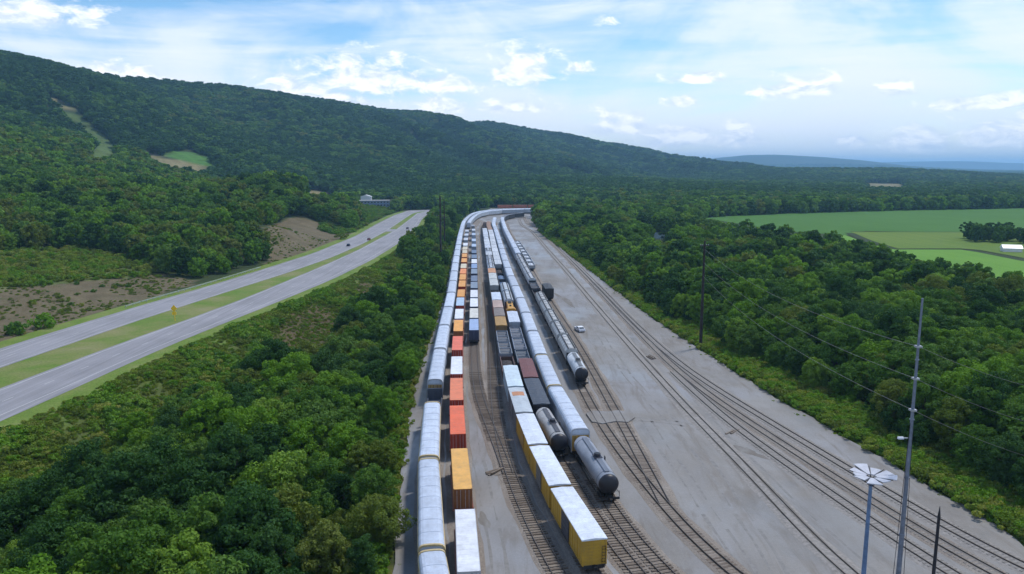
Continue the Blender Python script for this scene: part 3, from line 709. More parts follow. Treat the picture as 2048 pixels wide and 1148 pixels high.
def timbers(px, py, n, label, seed):
    g = random.Random(seed); x, y = P(px, py); root = empty('timber_pile', (x, y, 0), g.uniform(0, 3)); tag(root, label, 'timber pile')
    for i in range(n): obj('timber', SLEEPER, root, (g.uniform(-.5, .5), (i % 3 - 1) * .42 + g.uniform(-.05, .05), .10 + .21 * (i // 3)), g.uniform(-.25, .25) if i % 3 == 0 else g.uniform(-.08, .08))
timbers(986, 945, 4, 'few discarded dark sleepers dropped beside the empty sleepered track', 3)
timbers(1302, 716, 5, 'discarded old sleepers on the gravel beside the merging tracks', 5)
timbers(1462, 864, 2, 'two loose old sleepers lying near the lone empty track', 8)

for p_, nm in ((T10, 'lone empty track'), (T12, 'track next to the outermost track')):
    for side in (-1, 1):
        mb = MB(); n = int(p_.L / 3) + 2; vs = []
        for k, q in enumerate(np.linspace(0, p_.L, n)):
            x, y = p_.at(q); t = p_.heading(q); w1 = .16 + .12 * math.sin(k * .5 + side) + .06 * math.sin(k * 1.7); c = side * .755
            for o in (c - w1 - .08, c + w1 + .12 * side): vs.append((x + t[1] * o, y - t[0] * o, .152))
        mb.add(vs, [(2 * k - 2, 2 * k - 1, 2 * k + 1, 2 * k) for k in range(1, n) if not (125 < p_.at(p_.L * k / n)[1] < 136 and nm[0] == 'l')])
        tag(obj('mud_strip', mb.mesh('mud_strip', 'rut_mud')), 'brown mud strip along a rail of the ' + nm, 'mud strip', kind='structure')
# ------------------------------------------------------------------ rolling stock: local x across, y along the track, z = 0 at rail top
ORD = 'first second third fourth fifth sixth seventh eighth ninth tenth eleventh twelfth thirteenth fourteenth fifteenth sixteenth seventeenth eighteenth nineteenth twentieth'.split()
def ordinal(n):
    if n <= 20: return ORD[n - 1]
    tens = {2: 'twenty', 3: 'thirty', 4: 'forty'}[n // 10]
    return {20: 'twentieth', 30: 'thirtieth', 40: 'fortieth'}[n] if n % 10 == 0 else tens + '-' + ORD[n % 10 - 1]

WHEEL = MB().cyl((-0.09, 0, 0), (0.09, 0, 0), 0.46, n=14).mesh('wheel', 'wheel_steel')
def bogie_mesh():
    mb = MB()
    for s in (-1, 1):
        mb.prism_x([(-1.25, 0.32), (-0.8, 0.24), (0.8, 0.24), (1.25, 0.32), (1.25, 0.62), (0.6, 0.78), (-0.6, 0.78), (-1.25, 0.62)], s * 0.92 - 0.1, s * 0.92 + 0.1)
    mb.box(-0.8, 0.8, -0.25, 0.25, 0.4, 0.78)
    for y in (-0.87, 0.87): mb.cyl((-0.75, y, 0.46), (0.75, y, 0.46), 0.09, n=8)
    return mb.mesh('bogie', 'underframe')
BOGIE = bogie_mesh()
COUPLER = MB().box(-0.12, 0.12, -0.5, 0.5, 0.72, 0.98).box(-0.2, 0.2, -0.5, -0.25, 0.66, 1.02).mesh('coupler', 'underframe')
def running_gear(L, lod, inset=1.9):
    """two bogies with wheels and two couplers"""
    parts = []
    if lod >= 2: return parts
    for y in (-L / 2 + inset, L / 2 - inset):
        kids = []
        if lod == 0: kids = [('wheel', WHEEL, None, (x, yy, 0.46), []) for x in (-0.755, 0.755) for yy in (-0.87, 0.87)]
        parts.append(('bogie', BOGIE, None, (0, y, 0), kids))
    parts.append(('coupler', COUPLER, None, (0, -L / 2 - 0.2, 0), [])); parts.append(('coupler', COUPLER, None, (0, L / 2 + 0.2, 0), []))
    return parts
def arc(hw, z0, z1, n=10, power=1.0):
    """rounded roof profile from (-hw, z0) over z1 to (hw, z0)"""
    h = z1 - z0; half = [(1.0, 0.0), (0.985, 0.30), (0.93, 0.60), (0.80, 0.84), (0.58, 0.955), (0.20, 1.0)]
    return [(-hw * a, z0 + h * b) for a, b in half] + [(hw * a, z0 + h * b) for a, b in half[::-1]]
def ladder(mb, x, y0, y1, z0, z1, along='x', wd=0.42):
    for s in (0, wd):
        mb.box(x + s, x + s + 0.04, y0, y1, z0, z1)
    z = z0 + 0.2
    while z < z1: mb.box(x, x + wd, y0, y1, z, z + 0.035); z += 0.38
    return mb
PROTO = {}
def autorack(L, lod):
    parts = []; hw = 1.46; zt = 3.75
    mb = MB(); mb.box(-hw + 0.05, hw - 0.05, -L / 2 + 0.05, L / 2 - 0.05, 0.95, zt)
    if lod < 2:
        n = int(L / 1.25)
        for s in (-1, 1):
            for i in range(n + 1):
                y = -L / 2 + 0.12 + (L - 0.36) * i / n; mb.box(min(s * hw, s * (hw - .06)), max(s * hw, s * (hw - .06)), y, y + 0.12, 0.95, zt - 0.002)
            mb.box(min(s * (hw + .01), s * (hw - .06)), max(s * (hw + .01), s * (hw - .06)), -L / 2 + .05, L / 2 - .05, 2.25, 2.37)
    parts.append(('body', mb.mesh('body', 'car_paint'), 'body', (0, 0, 0), []))
    mb = MB(); mb.box(-hw + 0.12, hw - 0.12, -L / 2 + .02, L / 2 - .02, 0.55, 0.948); parts.append(('underframe', mb.mesh('underframe', 'underframe'), None, (0, 0, 0), []))
    r = arc(hw + 0.01, zt, 4.62); mb = MB(); mb.prism(r, -L / 2 + 0.02, L / 2 - 0.02)
    seams = []
    if lod < 2:
        r2 = arc(hw + 0.025, zt + .01, 4.65)
        n = int(L / 3.1)
        if lod == 0:
            se = MB().prism(r2, -0.03, 0.03, smooth=True).mesh('roof_seam', 'roof_paint')
            seams = [('roof_seam', se, 'seam', (0, -L / 2 + L * i / n, 0), []) for i in range(1, n)]
    parts.append(('roof', mb.mesh('roof', 'roof_paint'), 'roof', (0, 0, 0), seams))
    if lod < 2:
        for s in (-1, 1):
            mb = MB(); ro = arc(hw + 0.07, zt, 4.71); ri = arc(hw - 0.1, zt, 4.5)
            y0, y1 = sorted((s * (L / 2 - 0.28), s * (L / 2 + 0.03)))
            ring = [(hw + .07, 0.75)] + ro[::-1] + [(-hw - .07, 0.75), (-hw + .1, 0.75)] + ri + [(hw - .1, 0.75)]
            mb.prism(ring, y0, y1, caps=False)
            m = len(ro)
            for y in (y0, y1):
                vs = [(x, y, z) for x, z in [(hw + .07, .75)] + ro[::-1] + [(-hw - .07, .75)]] + [(x, y, z) for x, z in [(hw - .1, .75)] + ri[::-1] + [(-hw + .1, .75)]]
                k = m + 2; mb.add(vs, [(i, i + 1, k + i + 1, k + i) for i in range(k - 1)])
            parts.append(('end_frame', mb.mesh('end_frame', 'car_paint'), 'frame', (0, 0, 0), []))
            if lod == 0:
                mb = MB(); mb.box(min(s * (hw - .02), s * (hw + .09)), max(s * (hw - .02), s * (hw + .09)), -L / 2 + .3, L / 2 - .3, zt - 0.05, zt + 0.10)
                parts.append(('side_rail', mb.mesh('side_rail', 'car_paint'), 'frame', (0, 0, 0), []))
        for s in (-1, 1):
            for x0, x1 in ((-1.34, -0.03), (0.03, 1.34)):
                mb = MB(); y0, y1 = sorted((s * (L / 2 - 0.02), s * (L / 2 + 0.07))); mb.box(x0, x1, y0, y1, 0.98, 3.55)
                kids = []
                if lod == 0:
                    bb = MB()
                    for q in (0.35, 0.8): bb.box(x0 + (x1 - x0) * q - .03, x0 + (x1 - x0) * q + .03, y1 if s > 0 else y0 - .04, (y1 + .04) if s > 0 else y0, 1.0, 3.5)
                    kids = [('door_bar', bb.mesh('door_bar', 'underframe'), None, (0, 0, 0), [])]
                parts.append(('end_door', mb.mesh('end_door', 'car_paint'), 'door', (0, 0, 0), kids))
    return parts + running_gear(L, lod, 2.4)
def boxcar(L, lod):
    parts = []; hw = 1.47; zt = 3.95
    mb = MB(); mb.box(-hw + .06, hw - .06, -L / 2 + .06, L / 2 - .06, 0.95, zt)
    if lod < 2:
        for s in (-1, 1):
            n = int(L / 0.95)
            for i in range(n + 1):
                y = -L / 2 + (L - .14) * i / n
                if abs(y) < 1.7: continue
                mb.box(min(s * hw, s * (hw - .07)), max(s * hw, s * (hw - .07)), y, y + 0.14, 0.95, zt)
            for z in (0.95, zt - .16): mb.box(min(s * (hw + .015), s * (hw - .07)), max(s * (hw + .015), s * (hw - .07)), -L / 2 + .003, L / 2 - .003, z + .002, z + .17)
            for i in range(7):
                z = 1.15 + i * 0.40; y0, y1 = sorted((s * (L / 2 - .07), s * (L / 2 + .02)))
                mb.box(-hw + .12, hw - .12, y0, y1, z, z + 0.17)
            for x in (-hw + .05, hw - .17): mb.box(x, x + .12, *sorted((s * (L / 2 - .08), s * (L / 2 + .035))), .9, zt - .01)
    parts.append(('body', mb.mesh('body', 'car_paint'), 'body', (0, 0, 0), []))
    mb = MB(); mb.box(-hw + .2, hw - .2, -L / 2 + .03, L / 2 - .03, 0.5, .948)
    if lod < 2: mb.box(-hw + .02, hw - .02, -1.9, 1.9, 0.70, 0.946)
    parts.append(('underframe', mb.mesh('underframe', 'underframe'), None, (0, 0, 0), []))
    mb = MB(); mb.prism([(-hw - .05, zt + .003), (hw + .05, zt + .003), (hw + .05, zt + .14), (0, zt + .26), (-hw - .05, zt + .14)], -L / 2, L / 2)
    kids = []
    if lod < 2:
        n = int(L / 1.2); sm = MB()
        for i in range(n + 1):
            y = -L / 2 + .02 + (L - .12) * i / n
            sm.prism([(-hw - .04, zt + .10), (hw + .04, zt + .10), (hw + .04, zt + .148), (0, zt + .267), (-hw - .04, zt + .148)], y, y + .06)
        kids = [('roof_rib', sm.mesh('roof_rib', 'roof_paint'), 'roof', (0, 0, 0), [])]
    parts.append(('roof', mb.mesh('roof', 'roof_paint'), 'roof', (0, 0, 0), kids))
    if lod < 2:
        for s in (-1, 1):
            for y0 in (-1.62, 0.02):
                mb = MB(); mb.box(min(s * (hw - .02), s * (hw + .07)), max(s * (hw - .02), s * (hw + .07)), y0, y0 + 1.6, 1.0, 3.75)
                for k in range(4): mb.box(min(s * (hw + .07), s * (hw + .10)), max(s * (hw + .07), s * (hw + .10)), y0 + .05, y0 + 1.55, 1.2 + k * .7, 1.28 + k * .7)
                parts.append(('door', mb.mesh('door', 'car_paint'), 'door', (0, 0, 0), []))
        if lod == 0:
            for s in (-1, 1):
                mb = ladder(MB(), hw - .62 if s < 0 else -hw + .2, *sorted((s * (L / 2 + .05), s * (L / 2 + .09))), 0.7, 3.2); parts.append(('ladder', mb.mesh('ladder', 'underframe'), None, (0, 0, 0), []))
    return parts + running_gear(L, lod)
def tank_car(L, lod):
    parts = []; r = 1.42; zc = 2.62; h = L / 2
    prof = [(-h + .05, 0.02), (-h + .08, .5), (-h + .2, .95), (-h + .45, 1.28), (-h + .75, r)]
    nn = 22 if lod < 2 else 12
    mb = MB(); mb.revolve_y([(-h + .75, r), (-0.02, r * 1.012), (0.02, r * 1.012), (h - .75, r)] + [(-y, q) for y, q in prof[::-1]], zc, nn)
    parts.append(('tank', mb.mesh('tank', 'car_paint'), 'body', (0, 0, 0), []))
    mb = MB(); mb.revolve_y(prof[:-1] + [(-h + .75, r + .004), (-h + .95, r + .012)], zc, nn); parts.append(('tank_end', mb.mesh('tank_end', 'black_paint'), None, (0, 0, 0), []))
    mb = MB(); mb.box(-0.35, 0.35, -h - .05, h + .05, 0.62, 1.08)
    for y in (-h + 2.0, h - 2.0): mb.box(-1.15, 1.15, y - .35, y + .35, 0.9, 1.75)
    for s in (-1, 1): mb.box(-1.35, 1.35, *sorted((s * (h - .12), s * (h + .06))), 0.72, 1.02)
    parts.append(('underframe', mb.mesh('underframe', 'underframe'), None, (0, 0, 0), []))
    if lod < 2:
        mb = MB(); mb.box(-0.36, 0.36, -h + 1.6, h - 1.6, zc + r + .05, zc + r + .11)
        for i in range(6): y = -h + 1.8 + (L - 3.6) * i / 5; mb.box(-.3, .3, y - .04, y + .04, zc + r - .02, zc + r + .05)
        parts.append(('walkway', mb.mesh('walkway', 'car_paint'), 'walk', (0, 0, 0), []))
        mb = MB(); mb.cyl((0, -1.2, zc + r - .1), (0, -1.2, zc + r + .52), .48, .46, 14); mb.box(-.62, .62, -2.0, -.4, zc + r + .10, zc + r + .16)
        kids = [('hatch_cover', MB().cyl((0, -1.2, zc + r + .521), (0, -1.2, zc + r + .62), .5, .4, 14).mesh('hatch_cover', 'black_paint'), None, (0, 0, 0), [])]
        parts.append(('valve_dome', mb.mesh('valve_dome', 'car_paint'), 'end', (0, 0, 0), kids))
        mb = MB()
        for s in (-1, 1):
            mb.cyl((s * 1.36, -h + .1, 1.5), (s * 1.36, h - .1, 1.5), .035, n=6); mb.cyl((s * 1.3, -h - .02, 1.0), (s * 1.3, -h - .02, 1.9), .03, n=6); mb.cyl((s * 1.3, h + .02, 1.0), (s * 1.3, h + .02, 1.9), .03, n=6)
        mb.cyl((-1.3, -h - .02, 1.9), (1.3, -h - .02, 1.9), .03, n=6); mb.cyl((-1.3, h + .02, 1.9), (1.3, h + .02, 1.9), .03, n=6)
        parts.append(('handrail', mb.mesh('handrail', 'underframe'), None, (0, 0, 0), []))
        mb = ladder(MB(), 1.44, -.25, .25, 1.0, 3.6, wd=.04); parts.append(('ladder', mb.mesh('ladder', 'underframe'), None, (0, 0, 0), []))
        bands = MB()
        for y in (-h + 2.0, h - 2.0): bands.revolve_y([(y - .06, r + .002), (y - .06, r + .03), (y + .06, r + .03), (y + .06, r + .002)], zc, nn)
        parts.append(('tank_band', bands.mesh('tank_band', 'car_paint'), 'walk', (0, 0, 0), []))
    return parts + running_gear(L, lod)
def open_car(L, lod, load=None, bays=0, zt=2.75):
    parts = []; hw = 1.45; t = .09; h = L / 2
    mb = MB(); mb.box(-hw, hw, -h, h, .95, 1.10)
    for s in (-1, 1):
        mb.box(*sorted((s * hw, s * (hw - t))), -h, h, 1.102, zt); mb.box(-hw + t + .002, hw - t - .002, *sorted((s * h, s * (h - t))), 1.102, zt)
        mb.box(*sorted((s * (hw + .07), s * (hw - t - .03))), -h - .02, h + .02, zt + .002, zt + .12)
        if lod < 2:
            for i in range(int(L / 1.3) + 1):
                y = -h + .05 + (L - .25) * i / int(L / 1.3); mb.box(*sorted((s * (hw + .002), s * (hw + .09)))  , y, y + .14, .96, zt)
        mb.box(-hw, hw, *sorted((s * (h + .03), s * (h - t - .02))), zt + .125, zt + .2)
    parts.append(('body', mb.mesh('body', 'car_paint'), 'body', (0, 0, 0), []))
    mb = MB(); mb.box(-hw + .2, hw - .2, -h + .03, h - .03, .5, .948); parts.append(('underframe', mb.mesh('underframe', 'underframe'), None, (0, 0, 0), []))
    if bays:
        st = L / bays
        for i in range(bays):
            y0 = -h + .12 + i * (L - .2) / bays; y1 = y0 + st - .15; ym = (y0 + y1) / 2
            mb = MB(); mb.add([(-hw + t, y0, zt - .15), (hw - t, y0, zt - .15), (.5, ym - .2, 1.16), (-.5, ym - .2, 1.16), (-hw + t, y1, zt - .15), (hw - t, y1, zt - .15), (.5, ym + .2, 1.16), (-.5, ym + .2, 1.16)],
                              [(0, 1, 2, 3), (5, 4, 7, 6), (4, 0, 3, 7), (1, 5, 6, 2), (3, 2, 6, 7)])
            parts.append(('hopper_bay', mb.mesh('hopper_bay', 'car_paint'), 'bay', (0, 0, 0), []))
            mb = MB(); mb.box(-hw + t, hw - t, y1 + .01, y1 + .13, zt - .25, zt + .05); mb.box(-hw + t, hw - t, ym - .06, ym + .06, zt - .2, zt - .05)
            parts.append(('cross_brace', mb.mesh('cross_brace', 'car_paint'), 'brace', (0, 0, 0), []))
    else:
        mb = MB(); n, m = 14, 5; vs = []
        for i in range(n):
            for j in range(m):
                e = min(i, n - 1 - i) / 3; f = min(j, m - 1 - j) / 2
                vs.append((-hw + t + .005 + (2 * hw - 2 * t - .01) * j / (m - 1), -h + t + .005 + (L - 2 * t - .01) * i / (n - 1), 1.5 + .7 * min(1, e) * min(1, f + .3) + random.uniform(-.12, .12)))
        mb.add(vs, [(i * m + j, i * m + j + 1, (i + 1) * m + j + 1, (i + 1) * m + j) for i in range(n - 1) for j in range(m - 1)])
        parts.append(('load', mb.mesh('load', load or 'dark_interior'), None, (0, 0, 0), []))
    return parts + running_gear(L, lod)
def covered_hopper(L, lod):
    parts = []; hw = 1.5; h = L / 2; prof = [(-1.2, 1.5), (1.2, 1.5), (hw, 2.0), (hw, 3.55), (1.15, 4.05), (0.45, 4.25), (-.45, 4.25), (-1.15, 4.05), (-hw, 3.55), (-hw, 2.0)]
    mb = MB(); n = len(prof); e = 1.1
    mb.prism(prof, -h + .55, h - .55)
    parts.append(('body', mb.mesh('body', 'car_paint'), 'body', (0, 0, 0), []))
    mb = MB(); mb.box(-.4, .4, -h, h, .6, 1.05)
    for s in (-1, 1): mb.box(-1.4, 1.4, *sorted((s * (h - .15), s * (h + .03))), .7, 1.1); mb.add([(-1.2, s * (h - .56), 3.4), (1.2, s * (h - .56), 3.4), (1.2, s * (h - .2), 1.1), (-1.2, s * (h - .2), 1.1)], [(0, 1, 2, 3)])
    for s in (-1, 1):
        for x in (-1.3, 1.2): mb.box(x, x + .1, *sorted((s * (h - .1), s * (h - .2))), 1.1, 3.5)
    parts.append(('underframe', mb.mesh('underframe', 'underframe'), None, (0, 0, 0), []))
    for i in range(3):
        y = -h + 2.6 + (L - 5.2) * i / 2
        mb = MB(); mb.add([(-1.2, y - 1.5, 1.498), (1.2, y - 1.5, 1.498), (1.2, y + 1.5, 1.498), (-1.2, y + 1.5, 1.498), (-.5, y - .4, .6), (.5, y - .4, .6), (.5, y + .4, .6), (-.5, y + .4, .6)], [(0, 1, 5, 4), (1, 2, 6, 5), (2, 3, 7, 6), (3, 0, 4, 7), (4, 5, 6, 7)])
        if lod < 2: parts.append(('discharge_chute', mb.mesh('discharge_chute', 'car_paint'), 'body', (0, 0, 0), []))
    if lod < 2:
        for i in range(4):
            y = -h + 1.6 + (L - 3.2) * i / 3
            mb = MB(); mb.box(-.36, .36, y - .75, y + .75, 4.24, 4.40); parts.append(('hatch', mb.mesh('hatch', 'roof_paint'), 'roof', (0, 0, 0), []))
        mb = MB()
        for s in (-1, 1): mb.box(*sorted((s * .62, s * .95)), -h + .5, h - .5, 4.30, 4.34)
        parts.append(('walkway', mb.mesh('walkway', 'underframe'), None, (0, 0, 0), []))
        mb = MB()
        for i in range(7):
            y = -h + .7 + (L - 1.5) * i / 6
            pr = [(x * 1.02, 1.5 + (z - 1.5) * 1.008) for x, z in prof]
            mb.prism(pr, y, y + .10, caps=True)
        parts.append(('side_rib', mb.mesh('side_rib', 'car_paint'), 'seam', (0, 0, 0), []))
    return parts + running_gear(L, lod)
def flatcar(L, lod):
    parts = []; h = L / 2
    mb = MB(); mb.box(-1.4, 1.4, -h, h, .98, 1.12); parts.append(('deck', mb.mesh('deck', 'car_paint'), 'body', (0, 0, 0), []))
    mb = MB(); mb.prism_x([(-h + .1, .978), (h - .1, .978), (h - .1, .7), (h - 3.2, .7), (h - 4.2, .45), (-h + 4.2, .45), (-h + 3.2, .7), (-h + .1, .7)], -1.2, 1.2); parts.append(('underframe', mb.mesh('underframe', 'underframe'), None, (0, 0, 0), []))
    for s in (-1, 1):
        mb = MB(); mb.box(-1.42, 1.42, *sorted((s * (h - .5), s * (h - .2))), 1.122, 3.3)
        for x in (-1.0, 0, .9): mb.box(x, x + .12, *sorted((s * (h - .501), s * (h - .62))), 1.13, 3.2)
        parts.append(('bulkhead', mb.mesh('bulkhead', 'car_paint'), 'end', (0, 0, 0), []))
        mb = MB(); mb.box(*sorted((s * 1.38, s * 1.2)), -h + .52, h - .52, 1.122, 1.5); parts.append(('side_sill', mb.mesh('side_sill', 'car_paint'), 'end', (0, 0, 0), []))
    return parts + running_gear(L, lod)
def well_car(L, lod):
    parts = []; h = L / 2; hw = 1.4
    mb = MB()
    for s in (-1, 1):
        mb.prism_x([(-h + .4, 1.2), (-h + 3.4, 1.2), (-h + 3.9, .35), (h - 3.9, .35), (h - 3.4, 1.2), (h - .4, 1.2), (h - .4, .8), (h - 3.2, .8), (h - 3.7, .2), (-h + 3.7, .2), (-h + 3.2, .8), (-h + .4, .8)], *sorted((s * hw, s * (hw - .12))))
        mb.box(*sorted((s * hw, s * (hw - .2))), -h + 3.3, h - 3.3, 1.05, 1.21)
        mb.box(*sorted((s * hw - s * .02, s * (hw - .06))), -h + 3.9, h - 3.9, .352, 1.048)
        mb.box(-hw + .122, hw - .122, *sorted((s * (h - .4), s * (h - 2.9))), .82, 1.18)
        mb.box(-hw + .13, hw - .13, *sorted((s * (h - 3.92), s * (h - 4.4))), .22, .40)
    mb.box(-.3, .3, -h + 4.4, h - 4.4, .22, .38)
    parts.append(('frame', mb.mesh('frame', 'car_paint'), 'body', (0, 0, 0), []))
    return parts + running_gear(L, lod, 1.7)
def locomotive(L, lod):
    parts = []; h = L / 2
    mb = MB(); mb.box(-1.5, 1.5, -h + .3, h - .3, 1.15, 1.42); mb.box(-1.1, 1.1, -3, 3, .35, 1.148); parts.append(('underframe', mb.mesh('underframe', 'underframe'), None, (0, 0, 0), []))
    mb = MB(); mb.prism([(-.95, 1.422), (.95, 1.422), (.95, 3.6), (.7, 3.9), (-.7, 3.9), (-.95, 3.6)], -h + 5.0, h - .8); parts.append(('hood', mb.mesh('hood', 'car_paint'), 'roof', (0, 0, 0), []))
    mb = MB(); mb.prism([(-1.45, 1.422), (1.45, 1.422), (1.45, 3.7), (1.0, 4.25), (-1.0, 4.25), (-1.45, 3.7)], -h + 2.6, -h + 4.99)
    win = MB().box(-1.2, -.15, -h + 2.56, -h + 2.61, 2.9, 3.55).box(.15, 1.2, -h + 2.56, -h + 2.61, 2.9, 3.55)
    for s in (-1, 1): win.box(*sorted((s * 1.44, s * 1.48)), -h + 3.0, -h + 4.6, 2.9, 3.5)
    parts.append(('cab', mb.mesh('cab', 'car_paint'), 'body', (0, 0, 0), [('window', win.mesh('window', 'glass'), None, (0, 0, 0), [])]))
    mb = MB(); mb.prism([(-.9, 1.422), (.9, 1.422), (.9, 2.6), (.6, 2.85), (-.6, 2.85), (-.9, 2.6)], -h + .9, -h + 2.595); parts.append(('nose', mb.mesh('nose', 'car_paint'), 'body', (0, 0, 0), []))
    mb = MB()
    for y in (h - 2.2, h - 4.2): mb.cyl((0, y, 3.88), (0, y, 4.12), .62, n=16)
    parts.append(('radiator_fan', mb.mesh('radiator_fan', 'underframe'), None, (0, 0, 0), []))
    mb = MB().box(-.3, .3, -.6, .6, 3.9, 4.2); parts.append(('exhaust_stack', mb.mesh('exhaust_stack', 'underframe'), None, (0, 0, 0), []))
    mb = MB()
    for s in (-1, 1):
        for i in range(9): y = -h + .5 + (L - 1) * i / 8; mb.cyl((s * 1.44, y, 1.42), (s * 1.44, y, 2.4), .025, n=5)
        mb.cyl((s * 1.44, -h + .5, 2.4), (s * 1.44, h - .5, 2.4), .025, n=5)
    parts.append(('handrail', mb.mesh('handrail', 'car_paint'), 'body', (0, 0, 0), []))
    mb = MB(); mb.box(-1.35, 1.35, -h + .12, -h + .3, .35, 1.3); parts.append(('snowplough', mb.mesh('snowplough', 'black_paint'), None, (0, 0, 0), []))
    return parts + running_gear(L, lod, 2.6)
def container(L, lod, H=2.9):
    parts = []; hw = 1.24; h = L / 2
    mb = MB(); mb.box(-hw + .045, hw - .045, -h + .06, h - .06, .02, H - .05)
    if lod < 2:
        n = int(L / .62)
        for s in (-1, 1):
            for i in range(n):
                y = -h + .2 + (L - .4) * i / n; mb.box(*sorted((s * (hw - .05), s * (hw - .012))), y, y + .30, .12, H - .12)
            for z in (0, H - .13): mb.box(*sorted((s * hw, s * (hw - .08))), -h + .121, h - .121, z, z + .12)
    parts.append(('shell', mb.mesh('shell', 'container_paint'), 'body', (0, 0, 0), []))
    mb = MB(); mb.box(-hw + .02, hw - .02, -h + .03, h - .03, H - .048, H - .012)
    if lod < 2:
        n = int(L / 1.1)
        for i in range(n): y = -h + .35 + (L - .7) * i / n; mb.box(-hw + .12, hw - .12, y, y + .62, H - .0118, H - .004)
    parts.append(('roof', mb.mesh('roof', 'roof_paint'), 'roof', (0, 0, 0), []))
    if lod < 2:
        mb = MB()
        for sx in (-1, 1):
            for sy in (-1, 1): mb.box(*sorted((sx * (hw + .004), sx * (hw - .13))), *sorted((sy * (h + .004), sy * (h - .13))), 0.0, H + .004)
        mb.box(-hw + .135, hw - .135, -h, -h + .1, H - .2, H - .02); mb.box(-hw + .135, hw - .135, -h, -h + .1, .0, .18)
        parts.append(('corner_frame', mb.mesh('corner_frame', 'container_paint'), 'trim', (0, 0, 0), []))
        for x0, x1 in ((-hw + .14, -.012), (.012, hw - .14)):
            mb = MB(); mb.box(x0, x1, -h + .015, -h + .06, .19, H - .21)
            for k in range(4): z = .35 + k * (H - .75) / 4; mb.box(x0 + .08, x1 - .08, -h + .0, -h + .014, z, z + (H - .9) / 4)
            bars = MB()
            for q in (.28, .72): bars.cyl((x0 + (x1 - x0) * q, -h - .03, .15), (x0 + (x1 - x0) * q, -h - .03, H - .15), .028, n=6)
            kids = [('locking_bar', bars.mesh('locking_bar', 'galvanised'), None, (0, 0, 0), [])] if lod == 0 else []
            parts.append(('door', mb.mesh('door', 'container_paint'), 'door', (0, 0, 0), kids))
    return parts

BUILD = dict(autorack=autorack, boxcar=boxcar, tank_car=tank_car, covered_hopper=covered_hopper, flatcar=flatcar, well_car=well_car, locomotive=locomotive, container=container,
             open_hopper=lambda L, l: open_car(L, l, bays=2), gondola=lambda L, l: open_car(L, l, 'dark_interior', zt=2.3), gondola_blue=lambda L, l: open_car(L, l, 'blue_load', zt=2.5), gondola_pale=lambda L, l: open_car(L, l, 'pale_load', zt=2.3))
NAME = dict(autorack='autorack_car', boxcar='boxcar', tank_car='tank_car', covered_hopper='covered_hopper_car', flatcar='flatcar', well_car='container_wagon', locomotive='locomotive', container='shipping_container',
            open_hopper='open_hopper_car', gondola='gondola_car', gondola_blue='gondola_car', gondola_pale='gondola_car')
CAT = dict(autorack='autorack', boxcar='boxcar', tank_car='tank car', covered_hopper='hopper car', flatcar='flatcar', well_car='container wagon', locomotive='locomotive', container='container', open_hopper='hopper car', gondola='gondola', gondola_blue='gondola', gondola_pale='gondola')
def spawn(kind, L, x, y, z, yaw, colors, label, group=None):
    lod = 0 if y < 185 else (1 if y < 420 else 2)
    key = (kind, round(L, 1), lod)
    if key not in PROTO: PROTO[key] = BUILD[kind](round(L, 1), lod)
    root = empty(NAME[kind], (x, y, z), yaw); tag(root, label, CAT[kind], group)
    def put(spec, parent):
        n, me, ck, loc, kids = spec
        c = colors.get(ck) if ck else None
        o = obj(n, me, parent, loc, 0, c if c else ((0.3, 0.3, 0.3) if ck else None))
        for k in kids: put(k, o)
    for sp_ in PROTO[key]: put(sp_, root)
    return root
def place(path, Yc, kind, L, colors, label, group=None, z=RAIL_TOP):
    s = path.s_at_Y(Yc) if not isinstance(Yc, tuple) else Yc[0]
    x, y, yaw = path.frame(s, L * 0.33)
    return spawn(kind, L, x, y, z, yaw, colors, label, group)

SILVER = dict(body=(0.40, 0.44, 0.50), roof=(0.47, 0.53, 0.63), seam=(0.44, 0.50, 0.60), frame=(0.38, 0.41, 0.46), door=(0.36, 0.23, 0.08))
def tone(c, k): return {a: tuple(min(1, v * k) for v in b) for a, b in c.items()}
def Yof(x, y, z): return P(x, y, z)[1]
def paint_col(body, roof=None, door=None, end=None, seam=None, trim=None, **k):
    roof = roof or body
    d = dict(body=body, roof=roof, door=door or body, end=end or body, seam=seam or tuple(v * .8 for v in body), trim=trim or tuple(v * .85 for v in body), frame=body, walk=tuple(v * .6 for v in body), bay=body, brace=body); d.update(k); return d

# ---- string 1: pale autoracks along the wooded verge, with one low dark flatcar
G1 = 'autoracks in the string along the wooded verge'
yg0, yg1 = Yof(852, 806, 4.6), Yof(867, 764, 4.6)        # the gap where the flatcar stands
s = T1.s_at_Y(yg0) - 0.5; L1 = 25.2; k = 1
while s - L1 > 3:
    place(T1, (s - L1 / 2,), 'autorack', L1, tone(SILVER, random.uniform(.95, 1.05)) | dict(frame=(0.52, 0.40, 0.20)), f'pale grey autorack with tan hoops, {ordinal(k)} in front of the low dark flatcar', G1); s -= L1 + 1.0; k += 1
sg0, sg1 = T1.s_at_Y(yg0) + .7, T1.s_at_Y(yg1) - .7
place(T1, ((sg0 + sg1) / 2,), 'flatcar', sg1 - sg0, paint_col((0.05, 0.065, 0.10), end=(0.07, 0.08, 0.11)), 'low dark blue flatcar between pale autoracks beside the wooded verge')
s = sg1 + 1.2; k = 1
while s + L1 < T1.L - 40:
    place(T1, (s + L1 / 2,), 'autorack', L1, tone(SILVER, random.uniform(.93, 1.08)), f'pale grey autorack, {ordinal(k)} beyond the low dark flatcar along the wooded verge', G1); s += L1 + 1.0; k += 1

